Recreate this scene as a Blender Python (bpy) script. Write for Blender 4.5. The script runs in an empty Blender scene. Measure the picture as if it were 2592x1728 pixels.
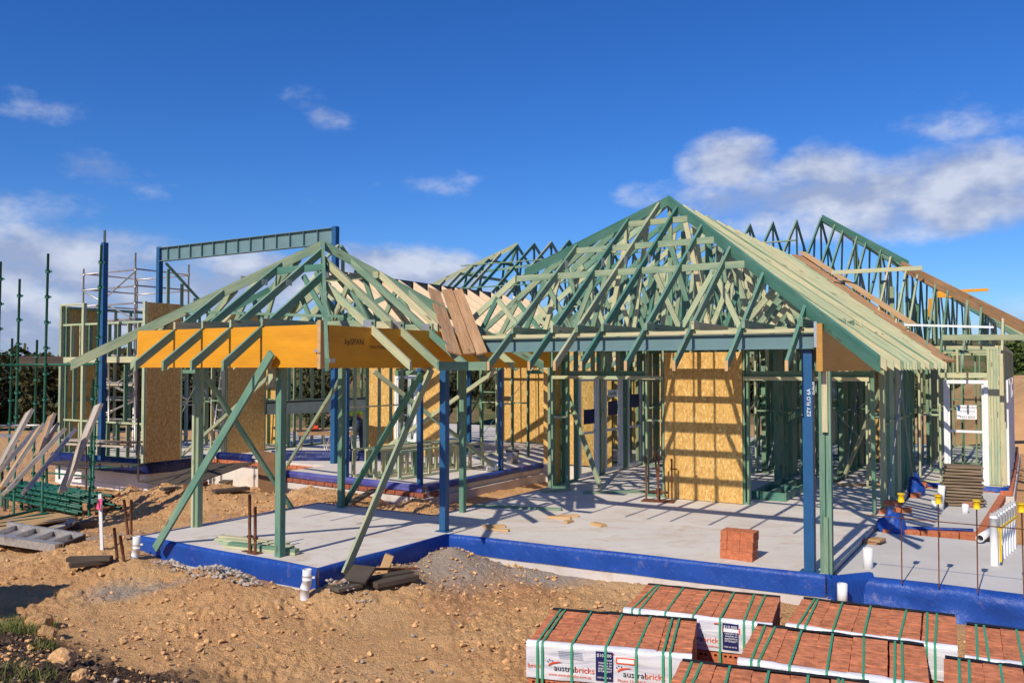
import bpy, math, random
import numpy as np
from mathutils import Vector, Matrix, noise
random.seed(7); rng = np.random.default_rng(7)
SC = bpy.context.scene
COL = SC.collection
R = math.radians
ORD = 'first second third fourth fifth sixth seventh eighth ninth tenth eleventh twelfth thirteenth fourteenth fifteenth sixteenth seventeenth eighteenth nineteenth twentieth'.split()

# ------------------------------------------------------------------ camera
F, CX, CY, HOR, H = 2150.0, 1296.0, 864.0, 930.0, 2.26      # photograph pixels, eye height over the slab
PITCH = math.atan((HOR - CY) / F)
cd = bpy.data.cameras.new('camera'); cam = bpy.data.objects.new('camera', cd); COL.objects.link(cam)
cd.sensor_width = 36.0; cd.lens = F / 2592.0 * 36.0; cd.clip_start = .1; cd.clip_end = 2000
cam.location = (0, 0, H); cam.rotation_euler = (R(90) + PITCH, 0, 0)
SC.camera = cam

# ------------------------------------------------------------------ sun, sky, exposure
SUN_AZ, SUN_EL = 32.0, 38.0        # direction the light travels, clockwise from +Y
sd = Vector((math.sin(R(SUN_AZ)) * math.cos(R(SUN_EL)), math.cos(R(SUN_AZ)) * math.cos(R(SUN_EL)), -math.sin(R(SUN_EL))))
sl = bpy.data.lights.new('sun', 'SUN'); sl.energy = 4.6; sl.angle = R(.53); sl.color = (1.0, .91, .77)
so = bpy.data.objects.new('sun', sl); COL.objects.link(so); so.rotation_euler = sd.to_track_quat('-Z', 'Y').to_euler()
so.location = (-20, -30, 40)
vs = SC.view_settings; vs.view_transform = 'Standard'; vs.look = 'None'; vs.exposure = 0; vs.gamma = 1; vs.use_curve_mapping = False

W = bpy.data.worlds.new('World'); SC.world = W; W.use_nodes = True
nt = W.node_tree; nt.nodes.clear()
def N(t, **k):
    n = nt.nodes.new(t)
    for a, b in k.items(): setattr(n, a, b)
    return n
def L(a, b): nt.links.new(a, b)
def MA(op, a, b=None, c=None):
    n = N('ShaderNodeMath', operation=op)
    for i, x in enumerate((a, b, c)):
        if x is None: continue
        if isinstance(x, (int, float)): n.inputs[i].default_value = x
        else: L(x, n.inputs[i])
    return n.outputs[0]
sky = N('ShaderNodeTexSky', sky_type='NISHITA', sun_disc=False, sun_elevation=R(SUN_EL), sun_rotation=R(SUN_AZ + 180))
sky.altitude = 0; sky.air_density = 1.0; sky.dust_density = .25; sky.ozone_density = 3.0
hsv = N('ShaderNodeHueSaturation'); hsv.inputs['Hue'].default_value = .5; hsv.inputs['Saturation'].default_value = 1.28; hsv.inputs['Value'].default_value = 1.0
L(sky.outputs[0], hsv.inputs['Color'])
tint = N('ShaderNodeMix', data_type='RGBA', blend_type='MULTIPLY'); tint.inputs[0].default_value = 1; tint.inputs[7].default_value = (.54, .79, 1.24, 1); L(hsv.outputs[0], tint.inputs[6])
tc = N('ShaderNodeTexCoord'); sp = N('ShaderNodeSeparateXYZ'); L(tc.outputs['Generated'], sp.inputs[0])
az = MA('ARCTAN2', sp.outputs[0], sp.outputs[1]); el = MA('ARCSINE', sp.outputs[2])
cb = N('ShaderNodeCombineXYZ'); L(MA('MULTIPLY', az, 1.0), cb.inputs[0]); L(MA('MULTIPLY', el, 1.7), cb.inputs[1])
def fbm(scale, det=8, rough=.6, off=0.0):
    n = N('ShaderNodeTexNoise'); n.inputs['Scale'].default_value = scale; n.inputs['Detail'].default_value = det; n.inputs['Roughness'].default_value = rough
    v = N('ShaderNodeVectorMath', operation='ADD'); v.inputs[1].default_value = (off, off * .7, 0); L(cb.outputs[0], v.inputs[0]); L(v.outputs[0], n.inputs['Vector'])
    return n.outputs['Fac']
n1 = fbm(9, 9, .58, 3.1); n2 = fbm(26, 6, .6, 1.7)
def angle(px, py): return math.atan((px - CX) / F), math.atan((HOR - py) / math.hypot(F, px - CX))
# clouds: (x, y, rx, ry, strength) of the banks the photograph shows
CL = [(2160, 490, 470, 90, 1.15), (1850, 410, 140, 85, 1.1), (2080, 440, 150, 85, 1.1), (2480, 440, 260, 85, 1.05), (2330, 530, 420, 75, 1.05), (2050, 540, 330, 55, .9), (2470, 300, 170, 70, .55),
      (1670, 492, 110, 48, .5), (840, 302, 110, 36, .5), (735, 250, 120, 34, .34), (235, 425, 130, 40, .56), (60, 258, 110, 34, .36), (1030, 352, 90, 24, .25), (1180, 465, 190, 30, .25), (530, 480, 200, 30, .22),
      (110, 670, 360, 110, 1.1), (60, 810, 360, 120, 1.05), (480, 740, 360, 100, 1.0), (20, 520, 190, 70, .6), (620, 690, 260, 70, .85), (960, 690, 240, 85, 1.25), (1120, 690, 120, 60, .9), (800, 720, 260, 80, 1.0), (1300, 800, 500, 90, .6), (2500, 830, 300, 60, .4)]
dens = None
for (px, py, rx, ry, s) in CL:
    a0, e0 = angle(px, py)
    dx = MA('DIVIDE', MA('SUBTRACT', az, a0), rx / F); dy = MA('DIVIDE', MA('SUBTRACT', el, e0), ry / F)
    r2 = MA('ADD', MA('MULTIPLY', dx, dx), MA('MULTIPLY', dy, dy))
    b = MA('MULTIPLY', MA('SUBTRACT', 1.25, r2), s * (.8 if s < .6 else 1.0))
    dens = b if dens is None else MA('MAXIMUM', dens, b)
# elsewhere round the horizon: loose banks of the same kind
low = MA('SUBTRACT', 1.0, MA('MULTIPLY', MA('ABSOLUTE', MA('SUBTRACT', el, .14)), 7.0))
bk = MA('MULTIPLY', MA('SUBTRACT', fbm(2.2, 3, .5, 9.3), .42), 5.0)
away = MA('GREATER_THAN', MA('ABSOLUTE', az), .62)
dens = MA('MAXIMUM', dens, MA('SUBTRACT', MA('MULTIPLY', MA('MULTIPLY', MA('MAXIMUM', low, 0.0), bk), away), MA('MULTIPLY', MA('SUBTRACT', 1.0, away), 9.0)))
dn = MA('ADD', MA('MULTIPLY', dens, .95), MA('MULTIPLY', MA('SUBTRACT', n1, .55), 2.5))
dn = MA('ADD', dn, MA('MULTIPLY', MA('SUBTRACT', n2, .5), .7))
dn = MA('MULTIPLY', dn, MA('MINIMUM', MA('MAXIMUM', MA('MULTIPLY', MA('ADD', dens, .45), 2.2), 0.0), 1.0))
mr = N('ShaderNodeMapRange', interpolation_type='SMOOTHSTEP'); mr.inputs[1].default_value = .02; mr.inputs[2].default_value = 1.15; mr.inputs[3].default_value = 0; mr.inputs[4].default_value = .93
L(dn, mr.inputs[0])
shade = N('ShaderNodeMapRange'); shade.inputs[1].default_value = -.07; shade.inputs[2].default_value = .15
vo = N('ShaderNodeVectorMath', operation='ADD'); vo.inputs[1].default_value = (3.1 - .012, 3.1 * .7 + .045, 0); L(cb.outputs[0], vo.inputs[0])
nu = N('ShaderNodeTexNoise'); nu.inputs['Scale'].default_value = 9; nu.inputs['Detail'].default_value = 4; nu.inputs['Roughness'].default_value = .55; L(vo.outputs[0], nu.inputs['Vector'])
L(MA('ADD', MA('SUBTRACT', fbm(9, 4, .55, 3.1), nu.outputs['Fac']), MA('MULTIPLY', MA('SUBTRACT', el, .13), .35)), shade.inputs[0])
cr = N('ShaderNodeMix', data_type='RGBA'); cr.inputs[6].default_value = (3.5, 4.2, 6.2, 1); cr.inputs[7].default_value = (6.5, 7.0, 8.3, 1)
L(shade.outputs[0], cr.inputs[0])
mx = N('ShaderNodeMix', data_type='RGBA'); L(mr.outputs[0], mx.inputs[0]); L(tint.outputs[2], mx.inputs[6]); L(cr.outputs[2], mx.inputs[7])
bg = N('ShaderNodeBackground'); bg.inputs['Strength'].default_value = .1; L(mx.outputs[2], bg.inputs['Color'])
wo = N('ShaderNodeOutputWorld'); L(bg.outputs[0], wo.inputs['Surface'])

# ------------------------------------------------------------------ frames of reference
A = R(31.5); ca, sa = math.cos(A), math.sin(A)       # the house grid: u along its front, v into depth
def G(u, v, z=0.0): return Vector((u * ca + v * sa, -u * sa + v * ca, z))
U_, V_ = Vector((ca, -sa, 0)), Vector((sa, ca, 0))
def ray(px, py):
    x = (px - CX) / F; y = -(py - CY) / F
    return Vector((x, math.cos(PITCH) - y * math.sin(PITCH), math.sin(PITCH) + y * math.cos(PITCH)))
EYE = Vector((0, 0, H))
def PZ(px, py, z=0.0): d = ray(px, py); return EYE + d * ((z - H) / d.z)
def PVp(px, py, v): d = ray(px, py); return EYE + d * (v / d.dot(V_))
def PUp(px, py, u): d = ray(px, py); return EYE + d * (u / d.dot(U_))
def PY(px, py, y): d = ray(px, py); return EYE + d * (y / d.y)

# ------------------------------------------------------------------ materials
def mat(name, rough=.7, metal=0.0, spec=.3):
    m = bpy.data.materials.new(name); m.use_nodes = True
    b = m.node_tree.nodes['Principled BSDF']
    b.inputs['Roughness'].default_value = rough; b.inputs['Metallic'].default_value = metal
    b.inputs['Specular IOR Level'].default_value = spec
    return m, m.node_tree, b
def ramp(t, stops, interp='LINEAR'):
    r = t.nodes.new('ShaderNodeValToRGB'); r.color_ramp.interpolation = interp
    e = r.color_ramp.elements
    while len(e) < len(stops): e.new(.5)
    for q, (p, c) in zip(e, stops): q.position = p; q.color = (*c, 1)
    return r
def tnoise(t, scale, det=4, rough=.55, vec=None, scl=None, dist=0.0):
    n = t.nodes.new('ShaderNodeTexNoise'); n.inputs['Scale'].default_value = scale; n.inputs['Detail'].default_value = det; n.inputs['Roughness'].default_value = rough; n.inputs['Distortion'].default_value = dist
    if vec is not None:
        if scl:
            mp = t.nodes.new('ShaderNodeMapping'); mp.inputs['Scale'].default_value = scl; t.links.new(vec, mp.inputs['Vector']); vec = mp.outputs[0]
        t.links.new(vec, n.inputs['Vector'])
    return n
def tmath(t, op, a, b=None):
    n = t.nodes.new('ShaderNodeMath'); n.operation = op
    for i, x in enumerate((a, b)):
        if x is None: continue
        if isinstance(x, (int, float)): n.inputs[i].default_value = x
        else: t.links.new(x, n.inputs[i])
    return n.outputs[0]
def tmix(t, fac, a, b, mode='MIX'):
    n = t.nodes.new('ShaderNodeMix'); n.data_type = 'RGBA'; n.blend_type = mode
    for i, x in ((0, fac), (6, a), (7, b)):
        if isinstance(x, (int, float)): n.inputs[i].default_value = x
        elif isinstance(x, tuple): n.inputs[i].default_value = (*x, 1)
        else: t.links.new(x, n.inputs[i])
    return n.outputs[2]
def bump(t, b, h, strength=.4, dist=.01):
    n = t.nodes.new('ShaderNodeBump'); n.inputs['Strength'].default_value = strength; n.inputs['Distance'].default_value = dist
    t.links.new(h, n.inputs['Height']); t.links.new(n.outputs[0], b.inputs['Normal'])
def objvec(t):
    c = t.nodes.new('ShaderNodeTexCoord'); i = t.nodes.new('ShaderNodeObjectInfo')
    v = t.nodes.new('ShaderNodeVectorMath'); v.operation = 'MULTIPLY_ADD'
    cbn = t.nodes.new('ShaderNodeCombineXYZ'); t.links.new(i.outputs['Random'], cbn.inputs[0]); t.links.new(i.outputs['Random'], cbn.inputs[1])
    t.links.new(cbn.outputs[0], v.inputs[0]); v.inputs[1].default_value = (37, 19, 0); t.links.new(c.outputs['Object'], v.inputs[2])
    return v.outputs[0], i.outputs['Random']
def timber(name, stops, grain=.35, shift=.5, knots=True, rough=.75):
    m, t, b = mat(name, rough)
    vec, rnd = objvec(t)
    big = tnoise(t, 1.0, 3, .6, vec, (1.3, 6, 6)); fine = tnoise(t, 1.0, 4, .7, vec, (3, 70, 70))
    f = tmath(t, 'ADD', tmath(t, 'MULTIPLY', rnd, 1 - shift), tmath(t, 'MULTIPLY', tmath(t, 'SUBTRACT', big.outputs[0], .28), shift * 2.2))
    r = ramp(t, stops); t.links.new(f, r.inputs[0])
    c = tmix(t, tmath(t, 'MULTIPLY', tmath(t, 'SUBTRACT', .62, fine.outputs[0]), grain * 3.2), r.outputs[0], (.06, .06, .04))
    if knots:
        k = t.nodes.new('ShaderNodeTexVoronoi'); k.inputs['Scale'].default_value = 1.0
        mp = t.nodes.new('ShaderNodeMapping'); mp.inputs['Scale'].default_value = (2.1, 9, 9); t.links.new(vec, mp.inputs[0]); t.links.new(mp.outputs[0], k.inputs['Vector'])
        kk = t.nodes.new('ShaderNodeMapRange'); kk.inputs[1].default_value = .10; kk.inputs[2].default_value = .16; kk.inputs[3].default_value = .65; kk.inputs[4].default_value = 0
        t.links.new(k.outputs['Distance'], kk.inputs[0]); c = tmix(t, kk.outputs[0], c, (.10, .06, .03))
    t.links.new(c, b.inputs['Base Color']); bump(t, b, fine.outputs[0], .25, .004)
    return m
M = {}
M['green'] = timber('treated_pine', [(0, (.07, .185, .135)), (.25, (.13, .255, .18)), (.5, (.24, .34, .225)), (.72, (.39, .43, .26)), (1, (.52, .47, .27))])
M['teal'] = timber('dyed_pine', [(0, (.045, .17, .13)), (.4, (.095, .245, .18)), (.7, (.19, .325, .225)), (1, (.38, .43, .27))])
M['pale'] = timber('pale_treated_pine', [(0, (.25, .42, .30)), (.35, (.46, .52, .32)), (.7, (.60, .55, .33)), (1, (.62, .52, .32))])
M['stud'] = timber('stud_pine', [(0, (.08, .20, .13)), (.4, (.16, .30, .19)), (.7, (.33, .38, .23)), (1, (.45, .42, .24))])
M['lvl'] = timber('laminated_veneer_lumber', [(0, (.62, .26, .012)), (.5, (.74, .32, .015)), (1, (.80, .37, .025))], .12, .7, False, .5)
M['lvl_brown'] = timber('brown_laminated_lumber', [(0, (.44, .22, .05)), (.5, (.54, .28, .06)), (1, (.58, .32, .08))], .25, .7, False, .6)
M['plank'] = timber('brown_board', [(0, (.33, .175, .08)), (.5, (.50, .28, .135)), (1, (.62, .39, .21))], .5, .6)
M['end'] = timber('raw_pine', [(0, (.55, .32, .14)), (1, (.70, .45, .22))], .3, .6)
M['dark_board'] = timber('weathered_dark_board', [(0, (.045, .033, .026)), (.6, (.10, .075, .055)), (1, (.17, .13, .10))], .4, .6)
M['rough'] = timber('rough_sawn_brown_board', [(0, (.17, .115, .07)), (.5, (.27, .19, .12)), (1, (.36, .26, .17))], .6, .6)
M['grey_board'] = timber('weathered_scaffold_board', [(0, (.36, .29, .215)), (.5, (.54, .46, .37)), (1, (.66, .58, .48))], .5, .6)
M['formply'] = timber('brown_formply', [(0, (.15, .075, .035)), (1, (.24, .13, .06))], .3, .6, False)
M['ply'] = timber('plywood', [(0, (.50, .30, .12)), (1, (.62, .40, .18))], .2, .6, False)
M['cream'] = timber('cream_joist_web', [(0, (.74, .55, .36)), (1, (.82, .63, .43))], .08, .4, False)
def osb():
    m, t, b = mat('strand_board', .65)
    vec, rnd = objvec(t)
    v = t.nodes.new('ShaderNodeTexVoronoi'); v.inputs['Scale'].default_value = 1
    n = tnoise(t, 6, 3, .6, vec, None); mp = t.nodes.new('ShaderNodeMapping'); mp.inputs['Scale'].default_value = (14, 14, 40)
    d = t.nodes.new('ShaderNodeVectorMath'); d.operation = 'MULTIPLY_ADD'; t.links.new(n.outputs['Color'], d.inputs[0]); d.inputs[1].default_value = (.12, .12, .12); t.links.new(vec, d.inputs[2])
    t.links.new(d.outputs[0], mp.inputs[0]); mp.inputs['Scale'].default_value = (46, 46, 17); t.links.new(mp.outputs[0], v.inputs['Vector'])
    s = t.nodes.new('ShaderNodeSeparateColor'); t.links.new(v.outputs['Color'], s.inputs[0])
    r = ramp(t, [(0, (.46, .25, .065)), (.35, (.60, .35, .10)), (.8, (.69, .42, .13)), (1, (.82, .59, .26))]); t.links.new(s.outputs[0], r.inputs[0])
    big = tnoise(t, 1.2, 2, .5, vec); c = tmix(t, tmath(t, 'MULTIPLY', big.outputs[0], .35), r.outputs[0], (.52, .29, .08))
    t.links.new(c, b.inputs['Base Color']); bump(t, b, s.outputs[0], .2, .003)
    return m
M['osb'] = osb()
def plain(name, col, rough=.5, metal=0.0, var=.12, scale=6, dirt=None, spec=.3, dscale=3, dlo=.55, dhi=.72):
    m, t, b = mat(name, rough, metal, spec)
    vec, rnd = objvec(t)
    n = tnoise(t, scale, 5, .6, vec)
    dk = tuple(c * (1 - var * 1.6) for c in col); lt = tuple(min(1, c * (1 + var)) for c in col)
    r = ramp(t, [(.3, dk), (.7, lt)]); t.links.new(n.outputs[0], r.inputs[0]); c = r.outputs[0]
    if dirt:
        dn_ = tnoise(t, dscale, 6, .65, vec); q = t.nodes.new('ShaderNodeMapRange'); q.inputs[1].default_value = dlo; q.inputs[2].default_value = dhi; q.inputs[4].default_value = .85
        t.links.new(dn_.outputs[0], q.inputs[0]); c = tmix(t, q.outputs[0], c, dirt)
    t.links.new(c, b.inputs['Base Color'])
    bump(t, b, n.outputs[0], .12, .004)
    return m
M['steel_blue'] = plain('blue_painted_steel', (.022, .10, .235), .42, 0, .1, 4, (.10, .15, .22), dlo=.62, dhi=.8)
M['steel_grey'] = plain('grey_green_primed_steel', (.14, .235, .25), .5, 0, .07, 3)
M['steel_dark'] = plain('dark_primed_steel', (.06, .075, .08), .5)
M['galv'] = plain('galvanised_steel', (.52, .49, .46), .42, .55, .15, 20, (.25, .20, .17))
M['plate'] = plain('galvanised_nail_plate', (.55, .57, .58), .35, .7, .25, 90)
M['green_tube'] = plain('green_painted_tube', (.018, .115, .072), .45, 0, .15, 8, (.09, .085, .06), dlo=.6, dhi=.7)
M['rust'] = plain('rusty_steel', (.17, .066, .033), .85, 0, .35, 25)
M['rust_dark'] = plain('dark_rusty_steel', (.085, .06, .05), .8, 0, .35, 25)
M['concrete'] = None
M['white'] = plain('white_paint', (.80, .80, .79), .4, 0, .03, 6)
M['pvc'] = plain('white_plastic_pipe', (.76, .76, .74), .35, 0, .04, 6, (.45, .36, .26), dlo=.63, dhi=.85)
M['block'] = plain('white_formwork_block', (.74, .73, .71), .8, 0, .06, 30)
M['yellow'] = plain('yellow_plastic', (.85, .56, .01), .4, 0, .05)
M['black'] = plain('black_plastic', (.02, .02, .022), .5)
M['hivis'] = plain('fluorescent_yellow_cloth', (.46, .88, .03), .8, 0, .08, 12)
M['navy'] = plain('navy_cloth', (.012, .016, .035), .85, 0, .2, 12)
M['jean'] = plain('blue_denim', (.045, .08, .15), .85, 0, .25, 8)
M['skin'] = plain('skin', (.50, .27, .19), .55, 0, .05)
M['red'] = plain('red_plastic', (.72, .09, .03), .45)
M['pink'] = plain('pink_ribbon', (.85, .12, .25), .5)
M['brick'] = plain('red_clay_brick', (.64, .225, .105), .9, 0, .28, 14, (.30, .10, .06), .2, 30)
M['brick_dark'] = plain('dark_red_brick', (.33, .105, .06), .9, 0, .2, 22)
M['brick_face'] = plain('orange_clay_brick', (.52, .165, .075), .9, 0, .2, 22)
M['strap'] = plain('green_packing_strap', (.06, .34, .18), .45, 0, .06)
M['orange'] = plain('orange_print', (.80, .10, .02), .5)
M['ink'] = plain('black_print', (.02, .02, .02), .5)
M['ink_blue'] = plain('navy_print', (.018, .022, .10), .45)
M['whiteprint'] = plain('white_print', (.85, .85, .85), .5, 0, .02)
M['inkbrown'] = plain('dark_brown_print', (.09, .05, .02), .6)
def wrapm():
    m, t, b = mat('white_plastic_wrap', .25, 0, .5)
    vec, rnd = objvec(t); w = tnoise(t, 1, 5, .6, vec, (2.2, 2, 16), .8)
    r = ramp(t, [(.35, (.52, .52, .57)), (.6, (.76, .75, .77))]); t.links.new(w.outputs[0], r.inputs[0]); t.links.new(r.outputs[0], b.inputs['Base Color'])
    bump(t, b, w.outputs[0], .8, .012); return m
M['wrap'] = wrapm()
def membrane():
    m, t, b = mat('blue_membrane', .42, 0, .3)
    vec, rnd = objvec(t)
    n = tnoise(t, 2.2, 4, .55, vec); n2_ = tnoise(t, 7, 6, .7, vec)
    r = ramp(t, [(.3, (.010, .05, .26)), (.7, (.016, .075, .35))]); t.links.new(n.outputs[0], r.inputs[0])
    q = t.nodes.new('ShaderNodeMapRange'); q.inputs[1].default_value = .58; q.inputs[2].default_value = .78; q.inputs[4].default_value = .42; t.links.new(n2_.outputs[0], q.inputs[0])
    t.links.new(tmix(t, q.outputs[0], r.outputs[0], (.36, .27, .24)), b.inputs['Base Color'])
    n3 = tnoise(t, 5.0, 5, .6, vec, (1.6, 1.6, .8), 1.6); bump(t, b, n3.outputs[0], .4, .05)
    return m
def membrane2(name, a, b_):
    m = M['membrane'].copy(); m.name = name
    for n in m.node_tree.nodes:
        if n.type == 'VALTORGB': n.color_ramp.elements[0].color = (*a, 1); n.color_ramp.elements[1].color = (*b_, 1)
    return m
M['membrane'] = membrane(); M['membrane_dusty'] = membrane2('dusty_blue_membrane', (.05, .055, .24), (.13, .13, .36)); M['membrane_shaded'] = membrane2('shaded_blue_membrane', (.006, .012, .07), (.012, .024, .13))  # darkest copy: shade under the scaffold planks put into the blue
def concrete(name, c0, c1, dirt, lo=.54, hi=.72):
    m, t, b = mat(name, .88, 0, .25)
    c = t.nodes.new('ShaderNodeTexCoord'); v = c.outputs['Object']
    n = tnoise(t, .9, 6, .6, v); f = tnoise(t, 60, 3, .6, v); d = tnoise(t, 1.7, 8, .68, v, (1, 1.6, 1), 1.2)
    r = ramp(t, [(.32, c0), (.68, c1)]); t.links.new(n.outputs[0], r.inputs[0])
    q = t.nodes.new('ShaderNodeMapRange'); q.inputs[1].default_value = lo; q.inputs[2].default_value = hi; q.inputs[4].default_value = .75; t.links.new(d.outputs[0], q.inputs[0])
    cc = tmix(t, q.outputs[0], r.outputs[0], dirt)
    sp_ = tnoise(t, 14, 3, .7, v); q2 = t.nodes.new('ShaderNodeMapRange'); q2.inputs[1].default_value = .70; q2.inputs[2].default_value = .76; q2.inputs[4].default_value = .6; t.links.new(sp_.outputs[0], q2.inputs[0])
    cc = tmix(t, q2.outputs[0], cc, (.35, .20, .11))
    cc = tmix(t, tmath(t, 'MULTIPLY', f.outputs[0], .18), cc, (.35, .33, .31))
    t.links.new(cc, b.inputs['Base Color']); bump(t, b, f.outputs[0], .15, .004)
    return m
M['concrete'] = concrete('pale_concrete', (.64, .58, .51), (.73, .675, .605), (.52, .38, .26), .50, .72)
M['concrete_grey'] = concrete('grey_concrete', (.54, .51, .475), (.62, .59, .555), (.50, .39, .28), .57, .76)
M['footing'] = concrete('rough_footing_concrete', (.50, .44, .40), (.68, .63, .58), (.45, .30, .20))
def glass():
    m, t, b = mat('window_glass', .02)
    g = t.nodes.new('ShaderNodeBsdfGlossy'); g.inputs['Roughness'].default_value = .02
    tr = t.nodes.new('ShaderNodeBsdfTransparent'); tr.inputs[0].default_value = (.86, .9, .88, 1)
    mxs = t.nodes.new('ShaderNodeMixShader'); fr = t.nodes.new('ShaderNodeFresnel'); fr.inputs[0].default_value = 1.5
    ge = t.nodes.new('ShaderNodeNewGeometry'); t.links.new(tmath(t, 'MULTIPLY', fr.outputs[0], tmath(t, 'SUBTRACT', 1.0, ge.outputs['Backfacing'])), mxs.inputs[0]); t.links.new(tr.outputs[0], mxs.inputs[1]); t.links.new(g.outputs[0], mxs.inputs[2])
    t.links.new(mxs.outputs[0], t.nodes['Material Output'].inputs['Surface']); return m
M['glass'] = glass()

# ------------------------------------------------------------------ objects
WM = {}
def link(o, parent=None, wm=None):
    COL.objects.link(o)
    wm = Matrix.Identity(4) if wm is None else wm
    if parent is not None:
        o.parent = parent; o.matrix_basis = WM[parent.name].inverted() @ wm
    else: o.matrix_basis = wm
    WM[o.name] = wm
    return o
def tag(o, label=None, cat=None, group=None, kind=None):
    if label: o['label'] = label
    if cat: o['category'] = cat
    if group: o['group'] = group
    if kind: o['kind'] = kind
    return o
def empty(name, loc, parent=None, rz=0.0):
    o = bpy.data.objects.new(name, None); o.empty_display_size = .2
    return link(o, parent, Matrix.Translation(loc) @ Matrix.Rotation(rz, 4, 'Z'))
def thing(name, label, cat, loc, group=None, rz=0.0, kind='thing'):
    return tag(empty(name, loc, None, rz), label, cat, group, kind)
def mesh(vs_, fs, m, smooth=False):
    me = bpy.data.meshes.new('m'); me.from_pydata([tuple(v) for v in vs_], [], fs); me.materials.append(m)
    if smooth: me.polygons.foreach_set('use_smooth', [True] * len(me.polygons))
    me.update(); return me
def mobj(name, me, parent=None, wm=None): return link(bpy.data.objects.new(name, me), parent, wm)
BOXF = [(0, 3, 2, 1), (4, 5, 6, 7), (0, 1, 5, 4), (1, 2, 6, 5), (2, 3, 7, 6), (3, 0, 4, 7)]
BC = {}
def boxmesh(l, w, d, m, bev=0.0):
    k = (round(l, 3), round(w, 3), round(d, 3), m.name, bev)
    if k not in BC:
        x, y, z = l / 2, w / 2, d / 2
        if not bev:
            vv = [(-x, -y, -z), (x, -y, -z), (x, y, -z), (-x, y, -z), (-x, -y, z), (x, -y, z), (x, y, z), (-x, y, z)]
            BC[k] = mesh(vv, BOXF, m)
        else:
            import bmesh
            b = bmesh.new(); bmesh.ops.create_cube(b, size=1); bmesh.ops.scale(b, vec=(l, w, d), verts=b.verts)
            bmesh.ops.bevel(b, geom=b.edges[:], offset=bev, segments=1, affect='EDGES')
            me = bpy.data.meshes.new('m'); b.to_mesh(me); b.free(); me.materials.append(m); BC[k] = me
    return BC[k]
def axes(d, up=(0, 0, 1)):
    d = d.normalized(); up = Vector(up)
    s = up.cross(d)
    if s.length < 1e-4: s = Vector((0, 1, 0)).cross(d)
    if s.length < 1e-4: s = Vector((1, 0, 0))
    s.normalize(); t = d.cross(s)
    return Matrix(((d.x, s.x, t.x), (d.y, s.y, t.y), (d.z, s.z, t.z))).to_4x4()
RV = random.Random(21)
def vary(m):
    """sticks of one delivery differ: some took less of the green dye"""
    r_ = RV.random()
    return {'green': 'pale' if r_ < .2 else 'teal' if r_ < .32 else 'green', 'stud': 'pale' if r_ < .2 else 'stud', 'teal': 'green' if r_ < .2 else 'teal', 'pale': 'stud' if r_ < .08 else 'pale'}.get(m, m)
def bar(name, p0, p1, w, d, m, parent=None, up=(0, 0, 1), bev=0.0):
    """straight member from p0 to p1: w across, d along 'up'"""
    m = vary(m); p0, p1 = Vector(p0), Vector(p1); q = p1 - p0
    return mobj(name, boxmesh(q.length, w, d, M[m], bev), parent, Matrix.Translation((p0 + p1) / 2) @ axes(q, up))
def rafter(name, p0, p1, w, dv, m, parent=None):
    """sloping member with plumb-cut ends; dv is its vertical depth"""
    m = vary(m); p0, p1 = Vector(p0), Vector(p1); q = p1 - p0
    wm = Matrix.Translation((p0 + p1) / 2) @ axes(q); inv = wm.inverted()
    s = Vector((0, 0, 1)).cross(q).normalized() * w / 2; z = Vector((0, 0, dv / 2))
    vv = [inv @ v for v in (p0 - s - z, p1 - s - z, p1 + s - z, p0 + s - z, p0 - s + z, p1 - s + z, p1 + s + z, p0 + s + z)]
    return mobj(name, mesh(vv, BOXF, M[m]), parent, wm)
def box(name, c, size, m, parent=None, rz=0.0, bev=0.0, rot=None):
    wm = Matrix.Translation(c) @ (rot if rot is not None else Matrix.Rotation(rz, 4, 'Z'))
    return mobj(name, boxmesh(*size, M[m], bev), parent, wm)
CYL = {}
def cylmesh(r, l, m, n=10, r2=None, hollow=0.0):
    k = (round(r, 4), round(l, 3), m.name, n, r2, hollow)
    if k not in CYL:
        r2_ = r if r2 is None else r2; vv = []; ff = []
        for i in range(n):
            a = 2 * math.pi * i / n; vv += [(-l / 2, r * math.cos(a), r * math.sin(a)), (l / 2, r2_ * math.cos(a), r2_ * math.sin(a))]
        for i in range(n): j = (i + 1) % n; ff.append((2 * i, 2 * j, 2 * j + 1, 2 * i + 1))
        if hollow:
            b0 = len(vv)
            for i in range(n):
                a = 2 * math.pi * i / n; h = hollow
                vv += [(-l / 2, h * r * math.cos(a), h * r * math.sin(a)), (l / 2, h * r2_ * math.cos(a), h * r2_ * math.sin(a))]
            for i in range(n):
                j = (i + 1) % n
                ff += [(b0 + 2 * i, b0 + 2 * i + 1, b0 + 2 * j + 1, b0 + 2 * j), (2 * i, b0 + 2 * i, b0 + 2 * j, 2 * j), (2 * i + 1, 2 * j + 1, b0 + 2 * j + 1, b0 + 2 * i + 1)]
        else:
            ff.append(tuple(range(0, 2 * n, 2))); ff.append(tuple(range(2 * n - 1, 0, -2)))
        me = mesh(vv, ff, m); me.polygons.foreach_set('use_smooth', [i < n for i in range(len(me.polygons))]); CYL[k] = me
    return CYL[k]
def rod(name, p0, p1, r, m, parent=None, n=10, r2=None, hollow=0.0):
    p0, p1 = Vector(p0), Vector(p1); q = p1 - p0
    return mobj(name, cylmesh(r, q.length, M[m], n, r2, hollow), parent, Matrix.Translation((p0 + p1) / 2) @ axes(q))
def text(name, s, size, m, parent, wm, align='LEFT', extrude=0.0):
    c = bpy.data.curves.new('t', 'FONT'); c.body = s; c.size = size; c.align_x = align; c.extrude = extrude; c.space_line = .85; c.resolution_u = 2
    c.materials.append(M[m]); o = link(bpy.data.objects.new(name, c), parent, wm); FONTS.append(o); return o
FONTS = []
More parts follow.
